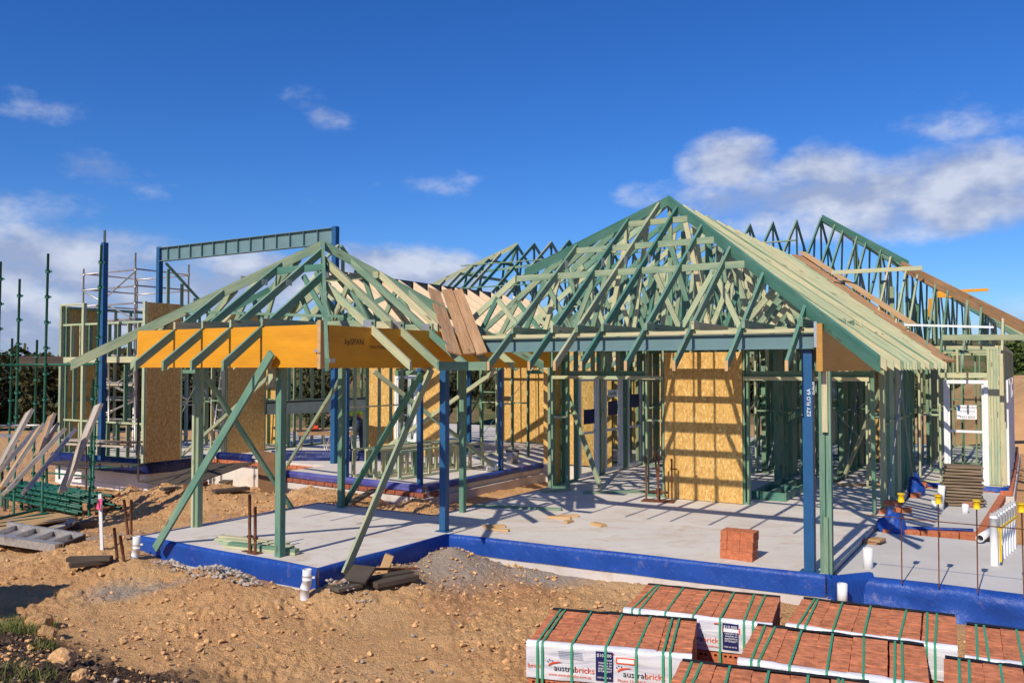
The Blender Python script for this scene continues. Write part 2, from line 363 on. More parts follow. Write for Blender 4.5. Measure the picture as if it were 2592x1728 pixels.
def fonts_to_mesh():
    dg = bpy.context.evaluated_depsgraph_get()
    for o in FONTS:
        me = bpy.data.meshes.new_from_object(o.evaluated_get(dg)); n = bpy.data.objects.new('lettering', me); COL.objects.link(n)
        n.parent = o.parent; n.matrix_basis = o.matrix_basis.copy(); bpy.data.objects.remove(o)
def prism(name, pts, z0, z1, m, parent=None, tops=True):
    """upright prism over a polygon of world points (x, y)"""
    n = len(pts); o = Vector((pts[0][0], pts[0][1], 0))
    vv = [(p[0] - o.x, p[1] - o.y, z0) for p in pts] + [(p[0] - o.x, p[1] - o.y, z1) for p in pts]
    ff = [tuple(range(n - 1, -1, -1)), tuple(range(n, 2 * n))] + [(i, (i + 1) % n, n + (i + 1) % n, n + i) for i in range(n)]
    return mobj(name, mesh(vv, ff, M[m]), parent, Matrix.Translation(o))

# ------------------------------------------------------------------ ground
def hash2(ix, iy, s):
    h = (ix.astype(np.int64) * 374761393 + iy.astype(np.int64) * 668265263 + s * 974711) & 0xffffffff
    h = ((h ^ (h >> 13)) * 1274126177) & 0xffffffff
    return ((h ^ (h >> 16)) & 0xffff) / 65535.0
def vnoise(x, y, s=0):
    ix, iy = np.floor(x), np.floor(y); fx, fy = x - ix, y - iy
    fx = fx * fx * (3 - 2 * fx); fy = fy * fy * (3 - 2 * fy)
    a, b, c, d = hash2(ix, iy, s), hash2(ix + 1, iy, s), hash2(ix, iy + 1, s), hash2(ix + 1, iy + 1, s)
    return (a * (1 - fx) + b * fx) * (1 - fy) + (c * (1 - fx) + d * fx) * fy - .5
def fb(x, y, f, o, s=0, g=.5):
    t = 0; a = 1.0
    for i in range(o): t = t + a * vnoise(x * f + 17.3 * i, y * f - 9.1 * i, s + i); f *= 2.03; a *= g
    return t
def sstep(x, a, b):
    t = np.clip((x - a) / (b - a), 0, 1); return t * t * (3 - 2 * t)
def bumpz(x, y, cx, cy, r, h, p=1.0):
    d = np.sqrt((x - cx) ** 2 + (y - cy) ** 2) / r
    return h * np.clip(1 - d, 0, 1) ** p
def seg_dist(x, y, a, b):
    ax, ay = a; bx, by = b; dx, dy = bx - ax, by - ay
    t = np.clip(((x - ax) * dx + (y - ay) * dy) / (dx * dx + dy * dy), 0, 1)
    return np.hypot(x - ax - t * dx, y - ay - t * dy)
SAND = G(-6.45, 9.02)
HEAPS = [(G(-11.6, 12.0), 1.5, .42), (G(-9.4, 12.1), .9, .28), (G(-8.5, 11.25), .9, .26), (G(-14.6, 11.6), 1.9, .42), (G(-16.1, 11.9), 1.5, .3), (G(-7.3, 8.0), .8, .10), (G(-18.1, 12.4), .6, .35),
         (G(-8.1, 6.55), 1.1, .16), (G(-7.25, 6.35), .8, .13), (G(-9.6, 6.7), .7, .08), (G(-6.3, 7.6), 1.1, .14)]
SA, SB = PZ(-40, 1560, -.37), PZ(760, 1760, -.37)
def soild(x, y):
    dx, dy = SB.x - SA.x, SB.y - SA.y; n = math.hypot(dx, dy)
    return (dy * (x - SA.x) - dx * (y - SA.y)) / n + .35 * fb(x, y, .9, 3, 97)
EDGES = [(G(-10.6, 7.0).xy, G(-7.2, 6.92).xy, -.255, .2), (G(-6.78, 7.2).xy, G(-6.7, 9.2).xy, -.2, .25), (G(-6.6, 9.35).xy, G(-2.2, 9.6).xy, -.30, .22), (G(-10.6, 7.2).xy, G(-10.5, 10.6).xy, -.06, .18), (G(-10.3, 10.8).xy, G(-8.1, 10.8).xy, -.07, .3)]
def zg(x, y):
    u = x * ca - y * sa; v = x * sa + y * ca
    z = -.37 + .05 * fb(x, y, .35, 3, 3)
    z = z - .42 * sstep(-u, 11.5, 19.5) * sstep(v, 5, 10)                           # the left yard falls away
    z = z - .25 * sstep(v, 27, 45) - 3.2 * sstep(y, 40, 90) + 0 * x
    z = z + .10 * sstep(u, -.6, .8) * sstep(v, 12, 15)
    k = 1 - sstep(y + .25 * np.abs(x + .8) , 2.2, 6.8); z = z + .95 * k            # the bank the photographer stands on
    z = z + .5 * sstep(soild(x, y), -.1, 1.9) + .06 * sstep(soild(x, y), 0, .5) * fb(x, y, 3, 3, 44)   # topsoil mound
    z = z + .03 * fb(x, y, 1.3, 4, 9) + .022 * fb(x, y, 4.5, 4, 21, .62) * (.4 + 1.6 * sstep(fb(x, y, .7, 2, 31), -.15, .35))
    for a_, b_, h_, w_ in EDGES: z = np.maximum(z, h_ - w_ * seg_dist(x, y, a_, b_) + .05 * fb(x, y, 1.6, 4, 55))
    z = z - .03 * np.abs(np.sin((y * .93 - x * .35) * 2.4 + 2 * fb(x, y, .5, 2, 40))) * sstep(-y, -9.5, -8.0)
    pd = np.hypot(x - SAND.x, y - SAND.y)
    z = np.maximum(z, -.0 - .5 * pd / 1.25 + .05 * fb(x, y, 2, 4, 50) - .03)
    for (c, r, h) in HEAPS: z = z + bumpz(x, y, c.x, c.y, r, h, 1.3) * (1 + .5 * fb(x, y, 2.2, 3, 60))
    return z
def zg1(p): return float(zg(np.array([p[0]]), np.array([p[1]]))[0])
def PG(px, py):
    """where the sight line through a pixel meets the earth"""
    d = ray(px, py); z = -.4
    for _ in range(6):
        q = EYE + d * ((z - H) / d.z); z = zg1(q)
    q = EYE + d * ((z - H) / d.z); return Vector((q.x, q.y, z))
ys = [1.2]
while ys[-1] < 420:
    y_ = ys[-1]; ys.append(y_ * (1 + (.0042 if y_ < 16 else .0065 if y_ < 24 else .035)))
ys = np.array(ys); ta = np.tan(np.radians(np.linspace(-50, 50, 900)))
YY, TT = np.meshgrid(ys, ta, indexing='ij'); XX = YY * TT
ZZ = zg(XX, YY); fine = fb(XX, YY, 10, 2, 70, .7) * .5 + np.maximum(fb(XX, YY, 19, 2, 71, .7), -.05); rdg = 1 - np.abs(fb(XX, YY, 7, 3, 80, .62)) * 3.2; ZZ = ZZ + (.042 * fine + .022 * np.clip(rdg, -.6, 1)) * (.22 + 1.0 * sstep(fb(XX, YY, .9, 3, 77), -.2, .4)) * (YY < 30) - .015
nr, nc = XX.shape
idx = np.arange(nr * nc).reshape(nr, nc)
quads = np.stack([idx[:-1, :-1], idx[:-1, 1:], idx[1:, 1:], idx[1:, :-1]], -1).reshape(-1, 4)
gm = bpy.data.meshes.new('ground'); gm.vertices.add(nr * nc); gm.loops.add(quads.size); gm.polygons.add(len(quads))
gm.vertices.foreach_set('co', np.stack([XX, YY, ZZ], -1).astype(np.float32).ravel())
gm.loops.foreach_set('vertex_index', quads.ravel().astype(np.int32))
gm.polygons.foreach_set('loop_start', np.arange(0, quads.size, 4, dtype=np.int32)); gm.polygons.foreach_set('loop_total', np.full(len(quads), 4, dtype=np.int32))
gm.update(calc_edges=True)
# what the earth is made of: grey gravel, dark topsoil
def blob(p, r, e=1.0, rot=0.0):
    c, s = math.cos(rot), math.sin(rot); dx, dy = XX - p[0], YY - p[1]
    return 1 - np.hypot(dx * c + dy * s, (dy * c - dx * s) * e) / r
nz = .45 * fb(XX, YY, 1.6, 4, 90)
gr = np.maximum.reduce([blob(PZ(1340, 1440, -.35), 1.5, 1.5, -.4) + nz, blob(PZ(310, 1500, -.37), .75, 1.6) + nz, blob(PZ(520, 1420, -.3), 1.5, 2.6, -.55) + nz, blob(PZ(190, 1375, -.4), 1.1, 1.3) + nz, blob(SAND, 1.35) * .9 + nz * .5])
u_ = XX * ca - YY * sa; v_ = XX * sa + YY * ca
soil = sstep(soild(XX, YY), -.05, .55) * 1.1 + .35 * fb(XX, YY, 1.6, 4, 95) * sstep(soild(XX, YY), -.4, .3)
far = sstep(v_, 30, 60) + sstep(u_, .6, 3.5) * .0
at = np.zeros((nr, nc, 4), np.float32); at[..., 0] = np.clip(gr * 1.6, 0, 1); at[..., 1] = np.clip(soil, 0, 1); at[..., 2] = np.clip(far, 0, 1); at[..., 3] = 1
ca_ = gm.color_attributes.new('earth', 'FLOAT_COLOR', 'POINT'); ca_.data.foreach_set('color', at.ravel())
def earthmat():
    m, t, b = mat('clay_earth', .95, 0, .1)
    c = t.nodes.new('ShaderNodeTexCoord'); v = c.outputs['Object']
    a = t.nodes.new('ShaderNodeVertexColor'); a.layer_name = 'earth'; s = t.nodes.new('ShaderNodeSeparateColor'); t.links.new(a.outputs[0], s.inputs[0])
    n = tnoise(t, .55, 6, .62, v); n2_ = tnoise(t, 3.5, 6, .65, v); n3 = tnoise(t, 22, 5, .7, v); n4 = tnoise(t, 70, 3, .6, v)
    r = ramp(t, [(.30, (.58, .29, .135)), (.48, (.76, .435, .185)), (.7, (.80, .52, .26))]); t.links.new(n.outputs[0], r.inputs[0])
    col = tmix(t, tmath(t, 'MULTIPLY', n2_.outputs[0], .55), r.outputs[0], (.56, .32, .17))
    q = t.nodes.new('ShaderNodeMapRange'); q.inputs[1].default_value = .58; q.inputs[2].default_value = .7; q.inputs[4].default_value = .55; t.links.new(n3.outputs[0], q.inputs[0]); col = tmix(t, q.outputs[0], col, (.68, .50, .33))
    gcol = ramp(t, [(.3, (.22, .18, .15)), (.5, (.40, .35, .30)), (.72, (.52, .46, .41))]); t.links.new(n4.outputs[0], gcol.inputs[0])
    col = tmix(t, tmath(t, 'MULTIPLY', s.outputs[0], .85), col, gcol.outputs[0])
    scol = ramp(t, [(.3, (.055, .035, .025)), (.55, (.12, .075, .05)), (.75, (.25, .19, .15))]); t.links.new(n3.outputs[0], scol.inputs[0])
    col = tmix(t, s.outputs[1], col, scol.outputs[0]); col = tmix(t, s.outputs[2], col, (.10, .10, .04))
    t.links.new(col, b.inputs['Base Color'])
    hh = tmath(t, 'ADD', n3.outputs[0], tmath(t, 'MULTIPLY', n4.outputs[0], .45)); bump(t, b, hh, 1.0, .05); return m
M['earth'] = earthmat(); gm.materials.append(M['earth'])
gm.polygons.foreach_set('use_smooth', [True] * len(gm.polygons))
tag(mobj('ground', gm), 'ochre clay ground of the building site, churned and dry', kind='structure')
bm_ = mesh([(-900, -500, -9), (900, -500, -9), (900, 1200, -9), (-900, 1200, -9)], [(0, 1, 2, 3)], M['earth'])
tag(mobj('terrain', bm_), 'low ground stretching to the horizon', kind='structure')

# hills with bush behind the site
def hillmesh(x0, x1, y0, y1, nx, ny, hf):
    X, Y = np.meshgrid(np.linspace(x0, x1, nx), np.linspace(y0, y1, ny)); Z = hf(X, Y)
    vv = np.stack([X, Y, Z], -1).reshape(-1, 3).tolist(); i = np.arange(nx * ny).reshape(ny, nx)
    return vv, np.stack([i[:-1, :-1], i[:-1, 1:], i[1:, 1:], i[1:, :-1]], -1).reshape(-1, 4).tolist()
def hillmat():
    m, t, b = mat('bush_hillside', .95, 0, .1)
    c = t.nodes.new('ShaderNodeTexCoord'); v = c.outputs['Object']; n = tnoise(t, .16, 6, .65, v); n2_ = tnoise(t, 1.2, 5, .7, v)
    r = ramp(t, [(.35, (.045, .065, .02)), (.5, (.12, .13, .045)), (.62, (.25, .15, .085)), (.8, (.30, .17, .10))])
    t.links.new(tmath(t, 'ADD', tmath(t, 'MULTIPLY', n.outputs[0], .7), tmath(t, 'MULTIPLY', n2_.outputs[0], .3)), r.inputs[0])
    t.links.new(r.outputs[0], b.inputs['Base Color']); bump(t, b, n2_.outputs[0], .8, .3); return m
M['hill'] = hillmat()
def hf(X, Y):
    return -3.9 + 8.0 * sstep(Y + 4 * fb(X, Y, .03, 3, 101), 62, 130) - .035 * np.abs(X - 20) * .4 + 1.2 * fb(X, Y, .05, 4, 103) + 3.4 * sstep(X, 22, 52) * sstep(Y, 50, 85)
vv, ff = hillmesh(-190, 190, 44, 300, 150, 90, hf)
tag(mobj('hills', mesh(vv, ff, M['hill'], True)), 'low bush covered hills behind the building site', kind='structure')

# ------------------------------------------------------------------ slabs with their blue membrane and footings
def slab(name, uvs, z0, z1, m, label):
    return tag(prism(name, [G(u, v) for u, v in uvs], z0, z1, m), label, kind='structure')
def strip(name, uvs, parent, z0=.006, z1=-.235, out=.012, wav=.012, m='membrane', fold=.03, seed=0, side=1):
    """sheet hung over a slab edge: runs along uvs, outward on the right-hand side of the run when side is 1"""
    pts = [G(u, v) for u, v in uvs]; row = []
    for i in range(len(pts) - 1):
        d = pts[i + 1] - pts[i]; n = max(2, int(d.length / .07)); t = d.normalized(); o = Vector((t.y, -t.x, 0)) * side
        for k in range(n + (i == len(pts) - 2)):
            row.append((pts[i] + d * (k / n), o))
    vv, ff = [], []; h = 7
    for i, (p, o) in enumerate(row):
        s = i * .07
        for j in range(h):
            f = j / (h - 1)
            if j == 0: q = p - o * (fold * (1 + .5 * math.sin(s * 3))) + Vector((0, 0, z0))
            else:
                f = (j - 1) / (h - 2); w = wav * (noise.noise((s * 1.3, f * 1.2, seed)) + .5 * noise.noise((s * 4, f * 2, seed + 5))) + wav * .8
                zz = z0 + (z1 - z0) * f + (.02 * noise.noise((s * 1.1, 7, seed)) if j == h - 1 else 0)
                q = p + o * (out + (w if j > 1 else 0)) + Vector((0, 0, zz))
            vv.append(q)
    for i in range(len(row) - 1):
        for j in range(h - 1): a = i * h + j; ff.append((a, a + h, a + h + 1, a + 1))
    o_ = vv[0].copy(); me = mesh([v - o_ for v in vv], ff, M[m], True)
    return mobj(name, me, parent, Matrix.Translation(o_))
Lc, Nc, Pc, Rc, Bc, Cc = (-10.26, 7.16), (-6.88, 7.06), (-6.80, 9.44), (-1.96, 9.73), (-10.22, 10.5), (-7.84, 10.53)
s1 = slab('concrete_slab', [Lc, Nc, Pc, Rc, (-1.95, 28), (-7.83, 28), Cc, Bc], -.6, 0, 'concrete', 'pale concrete slab under the porch and the main house frame')
prism('footing', [G(u, v) for u, v in [(-10.30, 7.12), (-6.84, 7.02), (-6.76, 9.40), (-1.90, 9.69), (-1.90, 12), (-7.78, 12), (-7.80, 10.57), (-10.26, 10.54)]], -1.0, -.245, 'footing', s1)
strip('membrane', [Lc, Nc], s1, seed=1, z1=-.25); strip('membrane', [Nc, Pc], s1, seed=2, z1=-.25); strip('membrane', [Pc, Rc], s1, seed=3)
strip('membrane', [Bc, Lc], s1, seed=4); strip('membrane', [Cc, Bc], s1, seed=5, z1=-.1); strip('membrane', [(-7.83, 14.1), Cc], s1, seed=6, z1=-.1)
s2 = slab('concrete_slab', [(-9.85, 12.95), (-9.85, 17.4), (-7.834, 17.4), (-7.834, 28), (-22.2, 28), (-22.2, 14.6), (-14.0, 14.6), (-14.0, 13.25)], -.9, -.004, 'concrete', 'rear concrete slab with blue edge and a brick course under it')
strip('membrane', [(-14.0, 13.23), (-9.86, 12.93)], s2, seed=11, z1=-.09, wav=.035, out=.045, z0=.03, m='membrane_dusty'); strip('membrane', [(-9.85, 12.95), (-9.85, 17.4)], s2, seed=12, z1=-.08, wav=.03, out=.03, z0=.03)
prism('footing', [G(u, v) for u, v in [(-14.05, 13.12), (-9.74, 12.80), (-9.74, 17.4), (-10.2, 17.4), (-10.2, 13.5), (-14.05, 13.8)]], -.95, -.20, 'footing', s2)
def brick_mesh(l=.23, d=.11, h=.076, m='brick_face'): return boxmesh(l, d, h, M[m], .004)
def brick_run(parent, a, b, zc, step=.24, m='brick_face', d=.11, h=.076):
    a, b = Vector(a), Vector(b); q = b - a; n = int(q.length / step); ang = math.atan2(q.y, q.x)
    for i in range(n):
        p = a + q * ((i + .5) / n)
        mobj('brick', brick_mesh(m=m, d=d, h=h), parent, Matrix.Translation((p.x, p.y, zc + random.uniform(-.002, .002))) @ Matrix.Rotation(ang + random.uniform(-.008, .008), 4, 'Z'))
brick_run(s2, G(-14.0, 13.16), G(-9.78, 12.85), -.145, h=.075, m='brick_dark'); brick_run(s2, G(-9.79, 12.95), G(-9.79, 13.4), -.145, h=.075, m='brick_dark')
s3 = slab('concrete_slab', [(-1.935, 10.10), (-1.60, 10.12), (1.9, 10.24), (1.9, 13.0), (-1.935, 13.0)], -.6, -.055, 'concrete_grey', 'lower grey concrete slab right of the porch, edged with blue membrane')
strip('membrane', [(-1.90, 9.72), (-1.55, 10.14)], s3, z0=.0, z1=-.36, wav=.05, seed=21)
strip('membrane', [(-1.62, 10.09), (-.6, 10.13), (1.9, 10.2)], s3, z0=-.045, z1=-.40, wav=.06, out=.04, fold=.05, seed=22)
strip('membrane', [Rc, (-1.9, 9.78)], s1, z1=-.3, wav=.03, seed=23)
prism('footing', [G(u, v) for u, v in [(-1.9, 10.14), (1.9, 10.26), (1.9, 12.9), (-1.9, 12.9)]], -.9, -.42, 'footing', s3)
s4 = slab('concrete_slab', [(-1.946, 18.55), (-.48, 18.55), (-.48, 28), (-1.946, 28)], -.6, -.002, 'concrete', 'concrete slab of the right hand wing on a brick edge')
brick_run(s4, G(-1.94, 18.49), G(-.36, 18.49), -.09, h=.09); brick_run(s4, G(-.41, 18.5), G(-.41, 27), -.09, h=.09)
prism('footing', [G(u, v) for u, v in [(-1.94, 18.42), (-.33, 18.42), (-.33, 28), (-.6, 28), (-.6, 18.7), (-1.94, 18.7)]], -.7, -.14, 'footing', s4)
strip('membrane', [(-1.9, 18.52), (-.5, 18.52), (-.5, 19.6)], s4, z0=.012, z1=-.06, wav=.03, out=.06, seed=31)
s5 = slab('concrete_slab', [(-1.92, 13.05), (-.72, 13.45), (-.55, 18.2), (-1.92, 18.2)], -.5, -.06, 'concrete_grey', 'small recessed slab inside a low brick edge by the white door')
brick_run(s5, G(-1.85, 12.98), G(-.68, 13.38), -.06, h=.11); brick_run(s5, G(-.66, 13.4), G(-.50, 17.5), -.06, h=.11)
strip('membrane', [(-1.9, 12.97), (-.72, 13.37)], s5, z0=.03, z1=-.02, wav=.04, out=-.09, fold=.05, seed=32)
bar('rail', G(-1.9, 12.93, -.15), G(-.7, 13.34, -.15), .03, .05, 'stud', s5)
# white block base of the left rear room
bw = thing('formwork_wall', 'white perforated block base wall with blue membrane coloured as in shade over its top', 'wall', G(-20, 13, -.8))
nb = 9
for r_ in range(3):
    for i in range(nb):
        a = -22.2 + 3.9 * i / nb; b = -22.2 + 3.9 * (i + 1) / nb
        box('block', G((a + b) / 2, 13.1, -.76 + .255 * r_), (3.9 / nb - .004, .22, .25), 'block', bw, -A)
for i in range(4): box('block', G(-18.41, 13.35 + .42 * i, -.5), (.22, .416, .76), 'block', bw, -A)
strip('membrane', [(-22.2, 12.98), (-18.3, 12.98), (-18.3, 14.6)], bw, z0=.03, z1=-.31, wav=.07, out=.09, seed=41, m='membrane_shaded')  # same blue sheet, its colour darkened to stand in for shade
slab('concrete_slab', [(-22.19, 13.22), (-18.53, 13.22), (-18.53, 14.59), (-22.19, 14.59)], -.6, -.006, 'concrete', 'narrow concrete slab of the left rear room behind the white block wall')
brick_run(s2, G(-18.2, 14.54), G(-14.1, 14.54), -.1, h=.08)

# ------------------------------------------------------------------ wall frames, trusses
def wall(parent, a, b, z0=0.0, z1=2.68, sp=.45, m='stud', nog=True, openings=(), label=None, skip=(), brace=False, plates=True):
    """stud wall frame along a-b (house grid); openings: (from, to, head height) in metres along it"""
    pa, pb = G(*a), G(*b); d = pb - pa; n = d.length; t = d.normalized()
    e = empty('wall_frame', pa + Vector((0, 0, z0)), parent)
    if label: e['label'] = label
    P = lambda s, z: pa + t * s + Vector((0, 0, z))
    bar('plate', P(0, z1 - .018), P(n, z1 - .018), .09, .036, m, e)
    bar('plate', P(0, z1 - .056), P(n, z1 - .056), .09, .036, m, e)
    segs = []; s = 0
    for (o0, o1, hh) in sorted(openings):
        if o0 > s: segs.append((s, o0))
        s = o1
        bar('lintel', P(o0, hh + .05), P(o1, hh + .05), .045, .10, m, e)
        k = o0 + .3
        while k < o1 - .1: bar('stud', P(k, hh + .1), P(k, z1 - .075), .035, .09, m, e, up=t.cross(Vector((0, 0, 1)))); k += .45
    if s < n: segs.append((s, n))
    up = t.cross(Vector((0, 0, 1)))
    for (a_, b_) in segs:
        if plates: bar('plate', P(a_, z0 + .018), P(b_, z0 + .018), .09, .036, m, e)
        k = max(1, round((b_ - a_) / sp))
        xs = [a_ + .018 + (b_ - a_ - .036) * i / k for i in range(k + 1)]
        for x in xs: bar('stud', P(x, z0 + .036), P(x, z1 - .074), .035, .09, m, e, up=up)
        if nog:
            for i in range(k): bar('nogging', P(xs[i] + .018, 1.33 + (.03 if i % 2 else 0)), P(xs[i + 1] - .018, 1.33 + (.03 if i % 2 else 0)), .07, .035, m, e)
    if brace:
        q = t.cross(Vector((0, 0, 1))) * .05
        bar('brace', P(.1, z0 + .05) + q, P(min(n, 2.4), z1 - .1) + q, .004, .03, 'plate', e, up=q)
        bar('brace', P(n - .1, z0 + .05) + q, P(max(0, n - 2.4), z1 - .1) + q, .004, .03, 'plate', e, up=q)
    return e
def truss(parent, org, dirv, half, zb, slope, over=.6, top=None, m='green', webs=3, w=.035, d=.09, label=None, mr=None, over_r=None, over_l=None):
    """roof truss across dirv centred at org; top: height above the chord where it is cut flat"""
    e = empty('roof_truss', org, parent)
    if label: e['label'] = label
    t = dirv.normalized(); Zv = Vector((0, 0, 1)); P = lambda s, z: org + t * s + Zv * (zb + z)
    rise = slope * half; flat = min(top, rise) if top else rise; xf = half - flat / slope
    bar('bottom_chord', P(-half, 0), P(half, 0), w, d, m, e)
    for s in (-1, 1):
        ov = over if (over_r if s > 0 else over_l) is None else (over_r if s > 0 else over_l)
        if half + ov < xf + .1: continue
        rafter('top_chord', P(s * (half + ov), -slope * ov), P(s * (xf + (.02 if top else .0)), flat), w, d * 1.22, (mr or m) if s > 0 else m, e)
    if top and xf > .05: bar('top_chord', P(-xf, flat), P(xf, flat), w, d, m, e)
    q = t.cross(Zv) * 0
    nodes_t = []; nodes_b = []
    for s in (-1, 1):
        for k in range(1, webs + 1):
            x = s * half * k / (webs + .6); zt = min(flat, slope * (half - abs(x)))
            xb = s * half * (k - .5) / (webs + .6)
            if over_l is not None and s < 0 and abs(x) > half + over_l: continue
            bar('web', P(x, .03), P(xb + s * half * .02, min(flat, slope * (half - abs(xb))) - .06), w, .07, m, e, up=t)
            if zt > .35: bar('web', P(x, .03), P(x + s * half * .16, max(.1, min(flat, slope * (half - abs(x) - half * .16)) - .05)), w, .07, m, e, up=t)
    if not top: bar('web', P(0, .03), P(0, rise - .08), w, .07, m, e, up=t)
    return e
def vval(u): return 17.4 + (min(-1.3 - u, u + 8.41)) * 1.04       # where the two roofs meet in a valley
def uval(v): return -1.3 - max(0, v - 17.4) / 1.04
def nail_plate(p, parent, face, sz=(.13, .085)):
    """pressed galvanised connector lying on a timber face"""
    f = Vector(face).normalized(); mtx = axes(f)
    return mobj('nail_plate', boxmesh(.004, sz[0], sz[1], M['plate']), parent, Matrix.Translation(Vector(p) + f * .0205) @ mtx)

# ------------------------------------------------------------------ the left pavilion
UC, VC, S1, ZE1, ZA1 = -8.53, 8.80, .744, 2.28, 3.98
E1 = 2.285
pav = thing('pavilion_frame', 'open square pavilion frame of green timber with a pyramid roof and deep yellow beams', 'building frame', G(UC, VC, 0))
zr = lambda dist: ZE1 + S1 * (E1 - dist)            # roof height at a distance from the centre
apex = G(UC, VC, ZA1)
for su, sv in ((-1, -1), (1, -1), (1, 1), (-1, 1)):
    rafter('hip_rafter', G(UC + su * E1, VC + sv * E1, ZE1 + .01), apex + (G(su * .02, sv * .02)), .04, .135, 'green', pav)
rad = {'f': [-.93, -.39, .13, .68], 'r': [-.89, -.33, .27, .85, 1.45], 'b': [-1.4, -.8, -.2, .4, 1.0], 'l': [-1.4, -.8, -.2, .4, 1.0]}
for x in rad['f']: rafter('rafter', G(UC + x, VC - E1, ZE1), G(UC + x, VC - abs(x) - .03, zr(abs(x) + .03)), .036, .115, 'teal', pav)
for x in rad['r']: rafter('rafter', G(UC + E1, VC + x, ZE1), G(UC + abs(x) + .03, VC + x, zr(abs(x) + .03)), .036, .115, 'green' if x > -.2 else 'pale', pav)
for x in rad['b']: rafter('rafter', G(UC + x, VC + E1 - .5, zr(E1 - .5)), G(UC + x, VC + abs(x) + .03, zr(abs(x) + .03)), .036, .115, 'green', pav)
for x in rad['l']: rafter('rafter', G(UC - E1, VC + x, ZE1), G(UC - abs(x) - .03, VC + x, zr(abs(x) + .03)), .036, .115, 'green', pav)
# beams: front and left lit, right in its own shade
bar('beam', G(-10.22, 7.11, 2.505), G(-6.86, 7.11, 2.505), .065, .49, 'lvl', pav)
bar('beam', G(-6.87, 7.16, 2.50), G(-6.87, 12.0, 2.50), .065, .49, 'lvl', pav)
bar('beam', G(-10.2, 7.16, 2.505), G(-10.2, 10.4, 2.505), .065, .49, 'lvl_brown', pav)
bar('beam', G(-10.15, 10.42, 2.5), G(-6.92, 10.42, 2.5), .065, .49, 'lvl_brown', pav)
text('lettering', 'hySPAN', .10, 'inkbrown', pav, Matrix.Translation(G(-6.832, 7.42, 2.53)) @ Matrix.Rotation(R(90) - A, 4, 'Z') @ Matrix.Rotation(R(90), 4, 'X'))
text('lettering', 'STRUCTURAL LVL  E13.2', .05, 'inkbrown', pav, Matrix.Translation(G(-6.832, 7.85, 2.49)) @ Matrix.Rotation(R(90) - A, 4, 'Z') @ Matrix.Rotation(R(90), 4, 'X'))
# ceiling chords and webs
for x in rad['f'][:4]:
    bar('chord', G(UC + x + .036, 7.05, 2.80), G(UC + x + .036, 8.35, 2.80), .034, .09, 'green', pav)
    nail_plate(G(UC + x, 7.12, 2.80), pav, U_); nail_plate(G(UC + x, 8.0 + .2 * abs(x), zr(.8 - .2 * abs(x)) - .02), pav, U_, (.1, .08))
for x in rad['r'][:4]:
    bar('chord', G(-6.82, VC + x + .036, 2.80), G(-8.0, VC + x + .036, 2.80), .034, .09, 'green', pav)
    nail_plate(G(-6.9, VC + x, 2.80), pav, -V_)
truss(pav, G(UC, 8.32, 0), U_, 1.66, 2.80, S1, .0, .80, 'green', 2)
truss(pav, G(UC, 9.3, 0), U_, 1.66, 2.80, S1, .0, .78, 'green', 2)
for k, (a, b) in enumerate((((-9.6, 7.7, 2.85), (-9.05, 8.3, 3.35)), ((-7.9, 8.3, 2.85), (-8.4, 8.3, 3.5)), ((-8.0, 8.4, 2.85), (-7.5, 8.9, 3.2)))): bar('web', G(*a), G(*b), .034, .07, 'teal', pav)
bar('tie', G(-9.8, 7.5, 3.02), G(-7.6, 8.25, 2.92), .07, .035, 'teal', pav)
# props under the beams
def post(name, p, z1, m, parent, w=.09, z0=0.0): return bar(name, G(p[0], p[1], z0), G(p[0], p[1], z1), w, w, m, parent, up=U_, bev=.003)
post('post', (-10.16, 8.03), 2.26, 'teal', pav); post('post', (-10.19, 7.97), 1.75, 'pale', pav, .045)
post('post', (-7.72, 7.28), 2.26, 'teal', pav); post('packer', (-7.80, 7.22), 2.26, 'pale', pav, .09, 2.02)
post('post', (-9.58, 10.34), 2.26, 'green', pav); post('post', (-7.64, 10.99), 2.30, 'green', pav, .085)
def steel_post(p, z1, parent, w=.10, z0=0.0, m='steel_blue', fin_=True):
    o = post('steel_post', p, z1, m, parent, w, z0 + .012); box('base_plate', G(p[0], p[1], z0 + .006), (.2, .16, .011), m, parent, -A)
    return o
steel_post((-6.97, 9.58), 2.26, pav)
box('bracket', G(-6.93, 7.075, 2.45), (.05, .05, .035), 'plate', pav, -A); box('bracket', G(-6.83, 7.2, 2.34), (.03, .09, .05), 'plate', pav, -A)
box('bracket', G(-10.18, 7.072, 2.33), (.05, .008, .07), 'plate', pav, -A)
box('end_block', G(-6.862, 7.05, 2.52), (.05, .045, .55), 'end', pav, -A)

